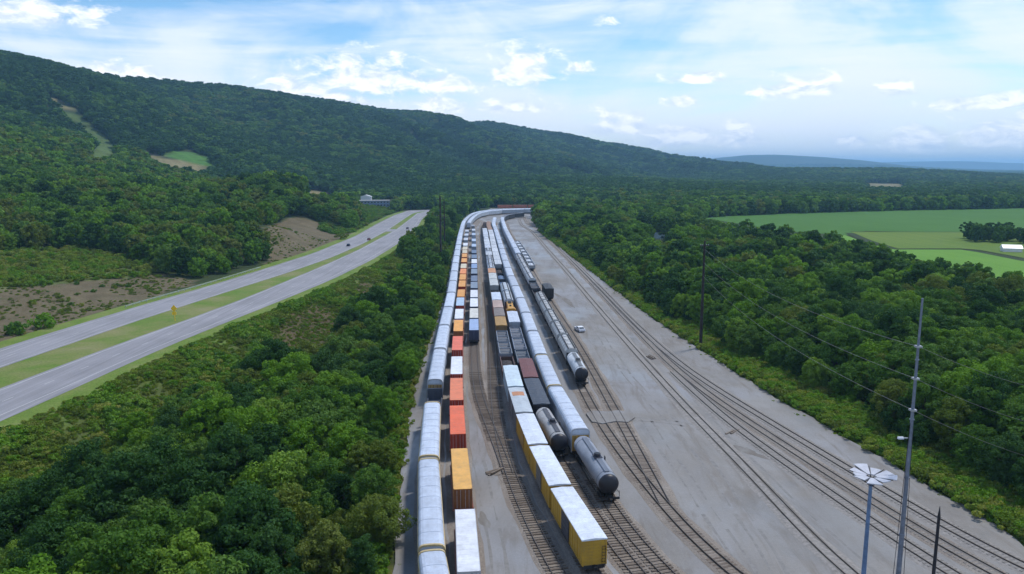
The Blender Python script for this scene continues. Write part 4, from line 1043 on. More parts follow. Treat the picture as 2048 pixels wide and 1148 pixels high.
# ---- string 2: containers on wagons
WHITE = (0.72, 0.74, 0.78); ORANGE = (0.76, 0.35, 0.075); RED = (0.78, 0.17, 0.075); SALMON = (0.78, 0.22, 0.10); CREAM = (0.62, 0.55, 0.40); LBLUE = (0.40, 0.52, 0.66); SILV = (0.46, 0.50, 0.56)
SHADED_ORANGE_END = (0.24, 0.085, 0.025); SHADED_RED_END = (0.36, 0.035, 0.012)  # dark door colours, the shade on the end faces painted into them
C2 = [(1160, 1018, 'white', WHITE, (0.5, 0.5, 0.52)), (978, 895, 'yellow orange', (0.78, 0.42, 0.10), SHADED_ORANGE_END), (868, 810, 'red', (0.80, 0.15, 0.055), SHADED_RED_END), (800, 755, 'salmon red', SALMON, SHADED_RED_END), (748, 712, 'white', WHITE, SHADED_RED_END), (700, 672, 'red', (0.74, 0.16, 0.09), SHADED_RED_END),
      (662, 638, 'orange', ORANGE, SHADED_ORANGE_END), (637, 613, 'white', WHITE, (0.12, 0.2, 0.45)), (611, 596, 'light blue', LBLUE, SHADED_RED_END), (593, 576, 'orange', ORANGE, SHADED_RED_END), (573, 561, 'orange', ORANGE, SHADED_RED_END), (559, 548, 'orange', ORANGE, SHADED_RED_END), (547, 537, 'red orange', (0.76, 0.26, 0.08), SHADED_RED_END),
      (536, 525, 'cream', CREAM, SHADED_RED_END), (524, 515, 'orange', ORANGE, SHADED_RED_END), (514, 507, 'orange', ORANGE, SHADED_RED_END), (506, 500.5, 'cream', CREAM, SHADED_RED_END), (499.5, 494, 'cream', CREAM, SHADED_RED_END), (491, 482, 'white', WHITE, SILV), (480, 473, 'pale grey', SILV, SILV), (471, 465, 'pale grey', SILV, SILV), (463, 458, 'pale grey', SILV, SILV)]
G2 = 'containers of the orange and white container train'; G2W = 'wagons under the orange and white container train'
count = {}
zt = 4.2; LC = 14.6; prev = None
for i, (yn, yf, cname, c, e) in enumerate(C2):
    q = T2.s_at_Y(Yof(925, yn, zt)) if yn < 1150 else T2.s_at_Y(Yof(932, 1018, zt)) - LC
    q = q + LC / 2
    if prev is not None and q - prev < 16.2: q = prev + 16.2
    prev = q; x, y, yaw = T2.frame(q, 5)
    if i >= 1 and y > 560: continue
    n = i + 1
    lab = f'{cname} shipping container, {ordinal(n)} along the orange and white container train'
    if i == 0: lab = 'big white shipping container at the tail of the container train'
    if i == 1: lab = 'yellow orange shipping container with shade-darkened doors behind the big white container'
    ctop = zt - 2.9
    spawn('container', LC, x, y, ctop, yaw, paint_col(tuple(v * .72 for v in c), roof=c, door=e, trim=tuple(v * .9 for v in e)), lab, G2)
    place(T2, (q,), 'well_car', 15.6, paint_col((0.20, 0.06, 0.035)), f'rust red container wagon, {ordinal(n)} along the orange and white container train', G2W)
    pass
# pale autoracks lead that train round the bend
s = prev_last = T2.s_at_Y(560) + 6; k = 1
while s + L1 < T2.L - 44:
    place(T2, (s + L1 / 2,), 'autorack', L1, tone(SILVER, random.uniform(.95, 1.06)), f'pale grey autorack, {ordinal(k)} ahead of the containers of the container train', 'autoracks ahead of the container train'); s += L1 + 1.0; k += 1

# ---- string 3: blue and white containers
NAVY = (0.030, 0.042, 0.085); BLUE = (0.22, 0.32, 0.52); SLATE = (0.22, 0.28, 0.36)
C3 = [(660, 637, 'blue', (0.30, 0.40, 0.60), NAVY), (636, 614, 'cream', (0.62, 0.60, 0.54), NAVY), (613, 597, 'white', WHITE, NAVY), (594, 579, 'white', WHITE, SLATE), (576, 564, 'slate blue', SLATE, NAVY), (562, 550, 'dark blue', (0.13, 0.17, 0.25), NAVY), (547, 538, 'slate blue', SLATE, NAVY), (536, 528, 'light blue', BLUE, NAVY), (526, 519, 'white', WHITE, NAVY),
      (516, 507, 'dark blue', (0.14, 0.20, 0.30), NAVY), (506, 499, 'dark blue', (0.12, 0.17, 0.26), NAVY), (493, 484, 'light blue', (0.42, 0.53, 0.68), SLATE), (482, 476, 'light blue', (0.42, 0.53, 0.68), SLATE), (470, 463, 'light blue', (0.44, 0.54, 0.68), SLATE), (461, 456, 'pale grey', SILV, SLATE), (452, 446, 'grey', (0.25, 0.27, 0.3), SLATE)]
prev = None
for i, (yn, yf, cname, c, e) in enumerate(C3):
    q = T3.s_at_Y(Yof(948, yn, zt)) + LC / 2
    if prev is not None and q - prev < 16.2: q = prev + 16.2
    prev = q; x, y, yaw = T3.frame(q, 5)
    if y > 630: break
    lab = f'{cname} shipping container, {ordinal(i + 1)} along the blue and white container string' if i else 'blue shipping container with navy doors ending the blue and white container string'
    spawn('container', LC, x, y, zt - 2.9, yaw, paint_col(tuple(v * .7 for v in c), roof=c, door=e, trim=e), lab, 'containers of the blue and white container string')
    place(T3, (q,), 'well_car', 15.6, paint_col((0.03, 0.032, 0.04)), f'black container wagon, {ordinal(i + 1)} along the blue and white container string', 'wagons under the blue and white container string')

# ---- strings 5 to 9: mixed cars laid end to end from given tail positions
def consist(path, Y0, cars, strname, group):
    s = path.s_at_Y(Y0); out = []
    for i, (kind, L, desc, col) in enumerate(cars):
        if s + L > path.L - 4: break
        lab = f'{desc}, {ordinal(i + 1)} along the {strname}'
        out.append(place(path, (s + L / 2,), kind, L, col, lab, group)); s += L + 0.9
    return out
YEL = (0.50, 0.30, 0.035); PALE = (0.60, 0.66, 0.74); PALEB = (0.50, 0.58, 0.65)
def ycar(d): return paint_col(YEL, roof=(0.64, 0.69, 0.77), door=d)
BROWNC = (0.10, 0.055, 0.04)
tr5 = [('boxcar', 14.2, 'yellow boxcar with white roof and dark door', ycar((0.05, 0.055, 0.07))), ('boxcar', 14.2, 'yellow boxcar with white roof and grey door', ycar((0.13, 0.13, 0.13))), ('boxcar', 14.2, 'yellow boxcar with pale roof', ycar((0.36, 0.2, 0.03))),
       ('boxcar', 14.6, 'grey sided boxcar with pale roof and orange patch', paint_col((0.17, 0.17, 0.18), roof=(0.46, 0.51, 0.55), door=(0.14, 0.14, 0.15))), ('boxcar', 15.4, 'pale blue boxcar', paint_col((0.42, 0.52, 0.58), roof=(0.52, 0.62, 0.68))),
       ('gondola', 13.5, 'dark brown open gondola', paint_col((0.10, 0.05, 0.04))), ('open_hopper', 12.0, 'grey open hopper with braced bays', paint_col((0.20, 0.23, 0.28), bay=(0.12, 0.13, 0.15), brace=(0.30, 0.34, 0.40))), ('open_hopper', 12.0, 'grey open hopper with braced bays', paint_col((0.20, 0.23, 0.28), bay=(0.10, 0.11, 0.13), brace=(0.30, 0.34, 0.40))),
       ('boxcar', 12.0, 'ochre roofed boxcar', paint_col((0.2, 0.12, 0.05), roof=(0.42, 0.24, 0.06))), ('boxcar', 12.0, 'brown grey boxcar', paint_col((0.16, 0.11, 0.09), roof=(0.20, 0.16, 0.14))), ('boxcar', 12.6, 'red ended tan boxcar', paint_col((0.42, 0.09, 0.04), roof=(0.42, 0.30, 0.25))), ('boxcar', 14.6, 'pale blue roofed boxcar', paint_col((0.3, 0.33, 0.38), roof=(0.52, 0.58, 0.68))),
       ('gondola', 13.4, 'dark brown open gondola', paint_col((0.07, 0.055, 0.05))), ('boxcar', 15.4, 'pale grey boxcar', paint_col((0.3, 0.31, 0.31), roof=(0.46, 0.48, 0.47))), ('boxcar', 15.4, 'light grey boxcar', paint_col((0.3, 0.31, 0.31), roof=(0.48, 0.50, 0.49))), ('boxcar', 13.0, 'orange roofed boxcar', paint_col((0.4, 0.18, 0.06), roof=(0.52, 0.25, 0.11)))]
for i in range(18):
    v = random.uniform(.85, 1.05); tr5.append(random.choice([('boxcar', 15.4, 'pale blue grey boxcar', paint_col(tuple(q * v for q in (0.36, 0.4, 0.46)), roof=tuple(q * v for q in (0.52, 0.57, 0.65)))), ('boxcar', 15.4, 'silver roofed boxcar', paint_col((0.3, 0.3, 0.32), roof=tuple(q * v for q in (0.55, 0.59, 0.64)))), ('covered_hopper', 15.0, 'pale covered hopper', paint_col(tuple(q * v for q in (0.5, 0.54, 0.6))))]) if i < 13 else ('gondola', 15.0, 'brown gondola', paint_col((0.14, 0.075, 0.045))))
c5 = consist(T5, Yof(1178, 1076, 4.6), tr5, 'yellow boxcar string', 'cars in the string led by yellow boxcars')
obj('roof_patch', MB().prism([(-1.1, 4.1), (1.1, 4.1), (1.1, 4.15), (0, 4.24), (-1.1, 4.15)], 2.0, 4.4).mesh('roof_patch', 'roof_paint'), c5[3], color=(0.50, 0.22, 0.10))
# orange patch on the grey boxcar roof
tr6 = [('tank_car', 15.0, 'pale grey tank car with black end', paint_col((0.40, 0.40, 0.40), end=(0.02, 0.022, 0.035), walk=(0.06, 0.06, 0.07))), ('boxcar', 16.5, 'black boxcar with dark blue roof', paint_col((0.02, 0.022, 0.032), roof=(0.05, 0.062, 0.085))), ('boxcar', 15.0, 'dark maroon boxcar', paint_col((0.05, 0.02, 0.02), roof=(0.15, 0.045, 0.04))),
       ('open_hopper', 12.0, 'slate grey open hopper', paint_col((0.10, 0.12, 0.15), bay=(0.10, 0.13, 0.17), brace=(0.16, 0.19, 0.24))), ('open_hopper', 12.0, 'grey open hopper with pale braces', paint_col((0.18, 0.21, 0.27), bay=(0.14, 0.16, 0.2), brace=(0.44, 0.48, 0.54))), ('open_hopper', 12.0, 'grey open hopper with pale braces', paint_col((0.18, 0.21, 0.27), bay=(0.14, 0.16, 0.2), brace=(0.44, 0.48, 0.54))),
       ('boxcar', 15.4, 'pale blue boxcar', paint_col((0.34, 0.38, 0.44), roof=(0.54, 0.60, 0.70))), ('locomotive', 17.5, 'orange yellow diesel locomotive', paint_col((0.60, 0.30, 0.035), roof=(0.56, 0.30, 0.05))), ('covered_hopper', 17.5, 'pale silver covered hopper', paint_col((0.52, 0.56, 0.60), roof=(0.55, 0.6, 0.65))), ('covered_hopper', 17.5, 'pale silver covered hopper', paint_col((0.50, 0.55, 0.60), roof=(0.55, 0.6, 0.65))),
       ('gondola_blue', 17.0, 'dark gondola with blue load', paint_col((0.04, 0.045, 0.06))), ('gondola_blue', 17.0, 'dark gondola with blue load', paint_col((0.04, 0.045, 0.06))), ('gondola', 16.0, 'black open gondola', paint_col((0.03, 0.03, 0.032)))]
for i in range(16):
    v = random.uniform(.88, 1.06); tr6.append(('boxcar', 15.8, 'pale roofed boxcar', paint_col(tuple(q * v for q in (0.32, 0.33, 0.35)), roof=tuple(q * v for q in (0.55, 0.58, 0.62)))) if i < 11 else ('boxcar', 15.0, 'brown roofed boxcar', paint_col((0.2, 0.1, 0.05), roof=(0.28, 0.15, 0.08))))
consist(T6, Yof(1112, 893, 2.6), tr6, 'black tank car string', 'cars in the string behind the black ended tank car')
tr7 = [('tank_car', 16.6, 'blue grey tank car with dark navy end', paint_col((0.235, 0.26, 0.31), end=(0.016, 0.021, 0.042), walk=(0.13, 0.15, 0.19)))]
tr7 += [('autorack', 23.6, 'silver autorack with ochre end doors' if i == 0 else 'long silver autorack', tone(SILVER, random.uniform(.92, 1.08)) | (dict(door=(0.45, 0.27, 0.06)) if i == 0 else dict(frame=(0.5, 0.38, 0.18)) if i == 1 else {})) for i in range(22)]
consist(T7, Yof(1222, 1000, 1.0), tr7, 'blue grey tank car string', 'cars in the string behind the blue grey tank car')
STONE = (0.50, 0.51, 0.51)
tr8 = [('tank_car', 15.0, 'shiny pale grey tank car with dark end', paint_col((0.52, 0.56, 0.60), end=(0.13, 0.14, 0.15), walk=(0.15, 0.16, 0.17)))]
for i in range(5): v = random.uniform(.86, 1.05); tr8.append(('covered_hopper', 15.6, 'stone grey covered hopper', paint_col(tuple(q * v for q in STONE), seam=(0.22, 0.22, 0.22), roof=tuple(q * v * .95 for q in STONE))))
tr8 += [('gondola', 14.0, 'black open gondola', paint_col((0.03, 0.03, 0.035))), ('open_hopper', 14.0, 'black open hopper with pale braces', paint_col((0.04, 0.04, 0.05), bay=(0.06, 0.065, 0.08), brace=(0.35, 0.38, 0.42)))]
for i in range(5): v = random.uniform(.9, 1.08); tr8.append(('covered_hopper', 15.6, 'pale covered hopper', paint_col(tuple(q * v for q in (0.55, 0.57, 0.6)), seam=(0.25, 0.25, 0.26))))
tr8 += [('autorack', 23.6, 'silver autorack', tone(SILVER, random.uniform(.95, 1.08))) for i in range(11)]
tr8 += [('boxcar', 17.5, 'dark grey boxcar', paint_col((0.05, 0.055, 0.065), roof=(0.13, 0.14, 0.17))) for i in range(4)]
consist(T8, Yof(1164, 770, 0.8), tr8, 'shiny tank car string', 'cars in the string behind the shiny pale tank car')
tr9 = [('gondola_pale', 13.5, 'grey gondola with pale rubble load', paint_col((0.34, 0.36, 0.38))) for i in range(8)]
consist(T9, Yof(1064, 536, 1.5), tr9, 'short string of pale loaded gondolas', 'pale loaded gondolas')
consist(T9, Yof(1094, 597, 1.0), [('boxcar', 12.0, 'lone black boxcar beside the black gondola', paint_col((0.02, 0.021, 0.025)))], 'siding', 'black boxcar')
s = 6.0
for i in range(5):
    place(T0, (s + 8,), 'boxcar', 16.0, paint_col((0.36, 0.105, 0.05), roof=(0.38, 0.14, 0.08)), f'rust red boxcar, {ordinal(i + 1)} from the end of the far string by the trees', 'rust red boxcars at the far bend'); s += 17
# ------------------------------------------------------------------ poles, lights, wires
def ground_z(x, y): return h1(x, y)
def utility_pole(px, pyb, ytop, label, mat='pole_wood', r=0.26, arms=(), name='utility_pole', grp=None):
    x, y = P(px, pyb); b = ray(px, ytop); top = CAM_H + b[2] * (y / b[1]); z0 = min(ground_z(x, y), 0) - .3
    root = empty(name, (x, y, 0)); tag(root, label, 'pole', grp)
    mb = MB().cyl((0, 0, z0), (0, 0, top), r * 1.25, r * .7, 10); obj('shaft', mb.mesh('shaft', mat), root)
    for (za, ln) in arms:
        z = top - za; a = obj('crossarm', MB().box(-ln, ln, -.1, .1, z - .12, z + .12).mesh('crossarm', mat), root)
        ins = MB()
        for q in (-.9, -.45, .45, .9): ins.cyl((q * ln, 0, z + .12), (q * ln, 0, z + .45), .09, .06, 6)
        obj('insulator', ins.mesh('insulator', 'galvanised'), a)
    return (x, y, top)
tipA = utility_pole(1401, 695, 482, 'tall dark timber pole rising from the woodland edge beside the outermost track', r=0.36, arms=((1.2, 1.1),))
utility_pole(882, 527, 392, 'taller of two dark timber poles on the verge beside the far autoracks', r=0.45, arms=((9.5, 1.8), (1.5, 1.6)))
utility_pole(889.5, 497, 398, 'slimmer of two dark timber poles on the verge beside the far autoracks', r=0.34, arms=((10.5, 1.6),))
# slender black post with a pointed tip
bx_, by_ = 47.0, 76.0
def top_at(x, y, py): d = ray(CX, py); return CAM_H + d[2] * (y / d[1])
zt_ = top_at(bx_, by_, 1012)
xb = (1880 - CX) / F * (by_ * cp - (zt_ - CAM_H) * sp)
root = empty('signal_post', (xb, by_, 0)); tag(root, 'slender black post with pointed tip beside the outer tracks', 'post')
obj('shaft', MB().cyl((0, 0, -.3), (0, 0, zt_ - 1.3), .20, .15, 10).mesh('shaft', 'black_paint'), root)
obj('pointed_cap', MB().cyl((0, 0, zt_ - 1.3), (0, 0, zt_), .17, .02, 10).mesh('pointed_cap', 'black_paint'), root)
obj('base_plate', MB().box(-.35, .35, -.35, .35, 0.001, .06).mesh('base_plate', 'galvanised'), root)
# tall steel mast
my_ = 77.0; zt_ = top_at(0, my_, 597); mx_ = (1845 - CX) / F * (my_ * cp - (zt_ - CAM_H) * sp)
root = empty('steel_mast', (mx_, my_, 0)); tag(root, 'very tall tapering grey steel mast carrying wires over the tracks', 'mast')
n = 5
for i in range(n):
    za, zb = -.3 + (zt_ + .3) * i / n, -.3 + (zt_ + .3) * (i + 1) / n; ra = .28 - .17 * i / n; rb = .28 - .17 * (i + 1) / n
    obj('mast_section', MB().cyl((0, 0, za), (0, 0, zb + .02), ra, rb, 12).mesh('mast_section', 'mast_steel'), root)
    if i: obj('flange', MB().cyl((0, 0, za - .06), (0, 0, za + .06), ra + .07, n=12).mesh('flange', 'mast_steel'), root)
zb = top_at(0, my_, 876); br = obj('bracket', MB().box(-.95, -.2, -.05, .05, zb - .05, zb + .05).mesh('bracket', 'galvanised'), root)
obj('lamp_head', MB().prism_x([(-.15, zb - .1), (.15, zb - .1), (.1, zb + .12), (-.1, zb + .12)], -1.35, -.75).mesh('lamp_head', 'white_panel'), br)
for sx, sy in ((-.55, -.1), (.6, .15)):
    obj('guy_cable', MB().cyl((sx * 1.2, sy, 0.05), (sx * .35, sy * .5, 19), .03, n=5).mesh('guy_cable', 'underframe'), root)
wz = [top_at(0, my_, q) for q in (693, 757, 820)]
for z in wz: obj('wire_clamp', MB().box(-.3, .3, -.3, .3, z - .1, z + .1).mesh('wire_clamp', 'galvanised'), root)
# wires: from the timber pole in the woods over the mast and on to a pole outside the picture
def wire(p0, p1, sag, label):
    mb = MB(); n = 28; p0, p1 = Vector(p0), Vector(p1); pts = [p0.lerp(p1, i / n) + Vector((0, 0, -4 * sag * (i / n) * (1 - i / n))) for i in range(n + 1)]
    for a, b in zip(pts[:-1], pts[1:]): mb.cyl(a, b, .022, n=5, caps=False)
    tag(obj('overhead_wire', mb.mesh('overhead_wire', 'wire')), label, 'wire', 'overhead wires')
offp = (88.0, 88.0); zo = 24.0
names = ('top', 'middle', 'lowest')
for i, (z, yy) in enumerate(zip(wz, (752, 824, 893))):
    d = ray(2048, yy); t = 95.0 / d[1]; q = Vector((d[0] * t, 95.0, CAM_H + d[2] * t)); m = Vector((mx_, my_, z)); far = m + (q - m) * 2.0
    wire(m, far, 1.2, f'{names[i]} of three sagging wires running from the mast over the near woods')
    wire((tipA[0], tipA[1], tipA[2] - 2 - 3.5 * i), m, 2.5, f'{names[i]} of three wires between the timber pole and the tall mast')
root = empty('utility_pole', (far.x, far.y, 0)); tag(root, 'dark timber pole in the woods where the three wires end', 'pole')
obj('shaft', MB().cyl((0, 0, -1), (0, 0, 36), .4, .25, 10).mesh('shaft', 'pole_wood'), root)
# high mast yard light with a star of white panels
ly_ = 76.0; zt_ = top_at(0, ly_, 962); lx_ = (1742 - CX) / F * (ly_ * cp - (zt_ - CAM_H) * sp)
root = empty('yard_light', (lx_, ly_, 0)); tag(root, 'blue yard light pole topped by a star of white panels', 'yard light')
obj('shaft', MB().cyl((0, 0, -.2), (0, 0, zt_), .27, .17, 12).mesh('shaft', 'pole_blue'), root)
obj('base_plate', MB().cyl((0, 0, 0), (0, 0, .12), .55, n=12).mesh('base_plate', 'galvanised'), root)
obj('hub', MB().cyl((0, 0, zt_ - .25), (0, 0, zt_ + .35), .32, .42, 12).mesh('hub', 'black_paint'), root)
for k, rl in enumerate((2.3, 1.9, 2.5, 2.1, 1.7, 2.2, 2.6, 2.0, 2.4)):
    a = 2 * math.pi * k / 9 + .2; ca, sa = math.cos(a), math.sin(a); tilt = .10 + .03 * (k % 3)
    c2, s2 = math.cos(a + .35), math.sin(a + .35)
    arm = obj('arm', MB().cyl((0, 0, zt_ + .30), (2.2 * c2, 2.2 * s2, zt_ + .80), .05, n=6).mesh('arm', 'black_paint'), root)
    obj('strut', MB().cyl((.2 * c2, .2 * s2, zt_ - .5), (1.2 * c2, 1.2 * s2, zt_ + .55), .035, n=5).mesh('strut', 'black_paint'), arm)
    mb = MB(); r0, r1, wv = .5, rl, .30 * rl
    vs = []
    for dz_ in (0, .09):
        for r_, w_ in ((r0, .14), (r1, wv), (r1 + .06, wv * .5), (r1 + .06, -wv * .5), (r1, -wv), (r0, -.14)):
            vs.append((r_ * ca - w_ * sa, r_ * sa + w_ * ca, zt_ + .42 + tilt * r_ + dz_))
    mb.add(vs, [(0, 1, 2, 3, 4, 5), (11, 10, 9, 8, 7, 6)] + [(i, (i + 1) % 6, 6 + (i + 1) % 6, 6 + i) for i in range(6)])
    obj('panel', mb.mesh('panel', 'lamp_panel'), root)
# ------------------------------------------------------------------ highway furniture
x, y = P(350, 641); root = empty('road_sign', (x, y, 0)); tag(root, 'yellow warning sign standing in the highway median', 'road sign')
obj('post', MB().cyl((0, 0, -.3), (0, 0, 4.6), .09, n=8).mesh('post', 'sign_yellow'), root)
obj('sign_panel', MB().add([(0, -.12, 2.7), (1.0, -.12, 3.75), (0, -.12, 4.85), (-1.0, -.12, 3.75), (0, -.17, 2.7), (1.0, -.17, 3.75), (0, -.17, 4.85), (-1.0, -.17, 3.75)], [(0, 1, 2, 3), (7, 6, 5, 4), (0, 4, 5, 1), (1, 5, 6, 2), (2, 6, 7, 3), (3, 7, 4, 0)]).mesh('sign_panel', 'sign_yellow'), root)
obj('plaque', MB().box(-.62, .62, -.17, -.12, 1.75, 2.75).mesh('plaque', 'sign_yellow'), root)
root = empty('guardrail', (0, 0, 0)); tag(root, 'galvanised guardrail along the highway below the dark trees', 'guardrail')
ys = np.arange(245, 345, 3.8); gl = [(float(far_l(q)) - 2.4, q) for q in ys]; mb = MB()
for (xa, ya), (xb_, yb_) in zip(gl[:-1], gl[1:]):
    for z0, z1, o in ((.45, .58, 0), (.58, .66, .07), (.66, .80, 0)):
        mb.add([(xa + o, ya, z0), (xb_ + o, yb_, z0), (xb_ + o, yb_, z1), (xa + o, ya, z1), (xa + o - .05, ya, z0), (xb_ + o - .05, yb_, z0), (xb_ + o - .05, yb_, z1), (xa + o - .05, ya, z1)], [(0, 1, 2, 3), (7, 6, 5, 4), (3, 2, 6, 7), (0, 4, 5, 1)])
obj('beam', mb.mesh('beam', 'galvanised'), root)
POST = MB().box(-.08, .08, -.08, .08, -.5, .85).mesh('post', 'galvanised')
for xa, ya in gl: obj('post', POST, root, (xa - .12, ya, 0))
# ------------------------------------------------------------------ vehicles
mat_paint('vehicle_paint', 0.25, 0.05)
def wheel_mesh(r): return MB().cyl((-.1, 0, 0), (.1, 0, 0), r, n=12).mesh('wheel', 'tyre')
WH = wheel_mesh(.33); WR = MB().cyl((-.11, 0, 0), (.11, 0, 0), .19, n=10).mesh('rim', 'galvanised')
def vehicle(name, x, y, yaw, col, label, cat, pickup=False, van=False):
    root = empty(name, (x, y, 0), yaw); tag(root, label, cat)
    w_ = .9
    prof = [(-2.25, .35), (2.25, .35), (2.3, .75), (1.9, .95), (.95, 1.0), (-2.2, 1.0), (-2.3, .7)] if not pickup else [(-2.7, .45), (2.6, .45), (2.65, .95), (2.3, 1.15), (1.2, 1.2), (-2.65, 1.15), (-2.7, .8)]
    obj('body', MB().prism_x(prof, -w_, w_).mesh('body', 'vehicle_paint'), root, color=col)
    cab = [(.95, 1.0), (.35, 1.42), (-1.1, 1.45), (-1.9, 1.0)] if not pickup else [(1.2, 1.18), (.7, 1.75), (-.6, 1.78), (-.8, 1.16)]
    if van: cab = [(1.9, .98), (1.25, 1.95), (-2.15, 2.0), (-2.2, .99)]
    obj('cabin', MB().prism_x(cab, -w_ + .12, w_ - .12).mesh('cabin', 'vehicle_paint'), root, color=col)
    (a0, b0), (a1, b1), (a2, b2), (a3, b3) = cab
    for nm, (p, q) in (('windscreen', (cab[0], cab[1])), ('rear_window', (cab[3], cab[2]))):
        s_ = .03 if nm == 'windscreen' else -.03
        obj(nm, MB().add([(-w_ + .2, p[0] + s_, p[1] + .08), (w_ - .2, p[0] + s_, p[1] + .08), (w_ - .2, q[0] + s_, q[1] - .03), (-w_ + .2, q[0] + s_, q[1] - .03)], [(0, 1, 2, 3)]).mesh(nm, 'glass'), root)
    for s_ in (-1, 1):
        xx = s_ * (w_ - .11); obj('side_window', MB().add([(xx, a0 - .25, b0 + .08), (xx, a1 - .05, b1 - .07), (xx, a2 + .05, b2 - .08), (xx, a3 + .3, b3 + .08)], [(0, 1, 2, 3)]).mesh('side_window', 'glass'), root)
        obj('headlight', MB().box(*sorted((s_ * .5, s_ * .8)), prof[2][0] - .08, prof[2][0] + .02, prof[2][1] - .18, prof[2][1] - .02).mesh('headlight', 'white_panel'), root)
        for yy in ((-1.4, 1.4) if not pickup else (-1.65, 1.75)):
            wv = obj('wheel', WH, root, (s_ * .82, yy, .33)); obj('rim', WR, wv)
    if pickup: obj('bed', MB().box(-.75, .75, -2.55, -.85, 1.152, 1.17).mesh('bed', 'dark_interior'), root)
    return root
x, y = P(697, 492); vehicle('parked_car' if False else 'car', x, y, .1, (0.015, 0.015, 0.02), 'black car driving on the carriageway beside the earth slope', 'car')
x, y = P(738, 480); vehicle('car', x, y, .05, (0.22, 0.04, 0.03), 'dark red car ahead of the black car on the highway', 'car')
x, y = P(815, 458); vehicle('car', x, y, 3.2, (0.10, 0.07, 0.07), 'brownish grey car on the carriageway above the hollow', 'car')
x, y = P(1159, 662); vehicle('car', x, y, .27, (0.80, 0.82, 0.88), 'white car parked alone on the open gravel', 'car')
# ------------------------------------------------------------------ buildings
def building(name, x, y, yaw, w_, d_, h_, roof_h, wall, roof, label, nwin, rows=1, zb=None):
    z = ground_z(x, y) if zb is None else zb; root = empty(name, (x, y, z), yaw); tag(root, label, 'building')
    obj('wall', MB().box(-w_ / 2, w_ / 2, -d_ / 2, d_ / 2, -1.5, h_).mesh('wall', wall), root)
    rf = MB()
    if roof_h > 0: rf.prism([(-w_ / 2 - .4, h_ + .002), (w_ / 2 + .4, h_ + .002), (w_ / 2 + .4, h_ + .15), (0, h_ + roof_h), (-w_ / 2 - .4, h_ + .15)], -d_ / 2 - .4, d_ / 2 + .4)
    else: rf.box(-w_ / 2 - .3, w_ / 2 + .3, -d_ / 2 - .3, d_ / 2 + .3, h_ + .002, h_ + .6)
    obj('roof', rf.mesh('roof', roof), root)
    for r_ in range(rows):
        for i in range(nwin):
            x0 = -w_ / 2 + w_ * (i + .15) / nwin; x1 = -w_ / 2 + w_ * (i + .85) / nwin; z0 = .9 + r_ * 3.2
            wn = obj('window', MB().box(x0, x1, -d_ / 2 - .06, -d_ / 2 + .01, z0, z0 + 1.7).mesh('window', 'white_wall'), root)
            obj('pane', MB().box(x0 + .12, x1 - .12, -d_ / 2 - .08, -d_ / 2 - .05, z0 + .12, z0 + 1.58).mesh('pane', 'glass'), wn)
    obj('door', MB().box(w_ / 2 - .01, w_ / 2 + .06, -1, 1, 0, 2.3).mesh('door', 'underframe'), root)
    return root
x, y, z = at_dist(748, 423, 845); building('depot_building', x, y, .12, 42, 14, 6.4, 0, 'blue_cladding', 'concrete', 'long blue grey building with a window band beyond the highway bend', 12, 2, max(z - .5, ground_z(x, y)))
x, y, z = at_dist(733, 410, 880); building('shed', x, y, .1, 12, 10, 8.5, 2.2, 'white_wall', 'white_wall', 'small white roofed shed behind the blue grey building', 3, 1, max(z - 1, ground_z(x, y)))
x, y = P(2022, 503); building('barn', x, y, 1.25, 6, 9, 2.0, 1.9, 'white_wall', 'white_panel', 'white barn standing in the fields near the tree clump', 3)
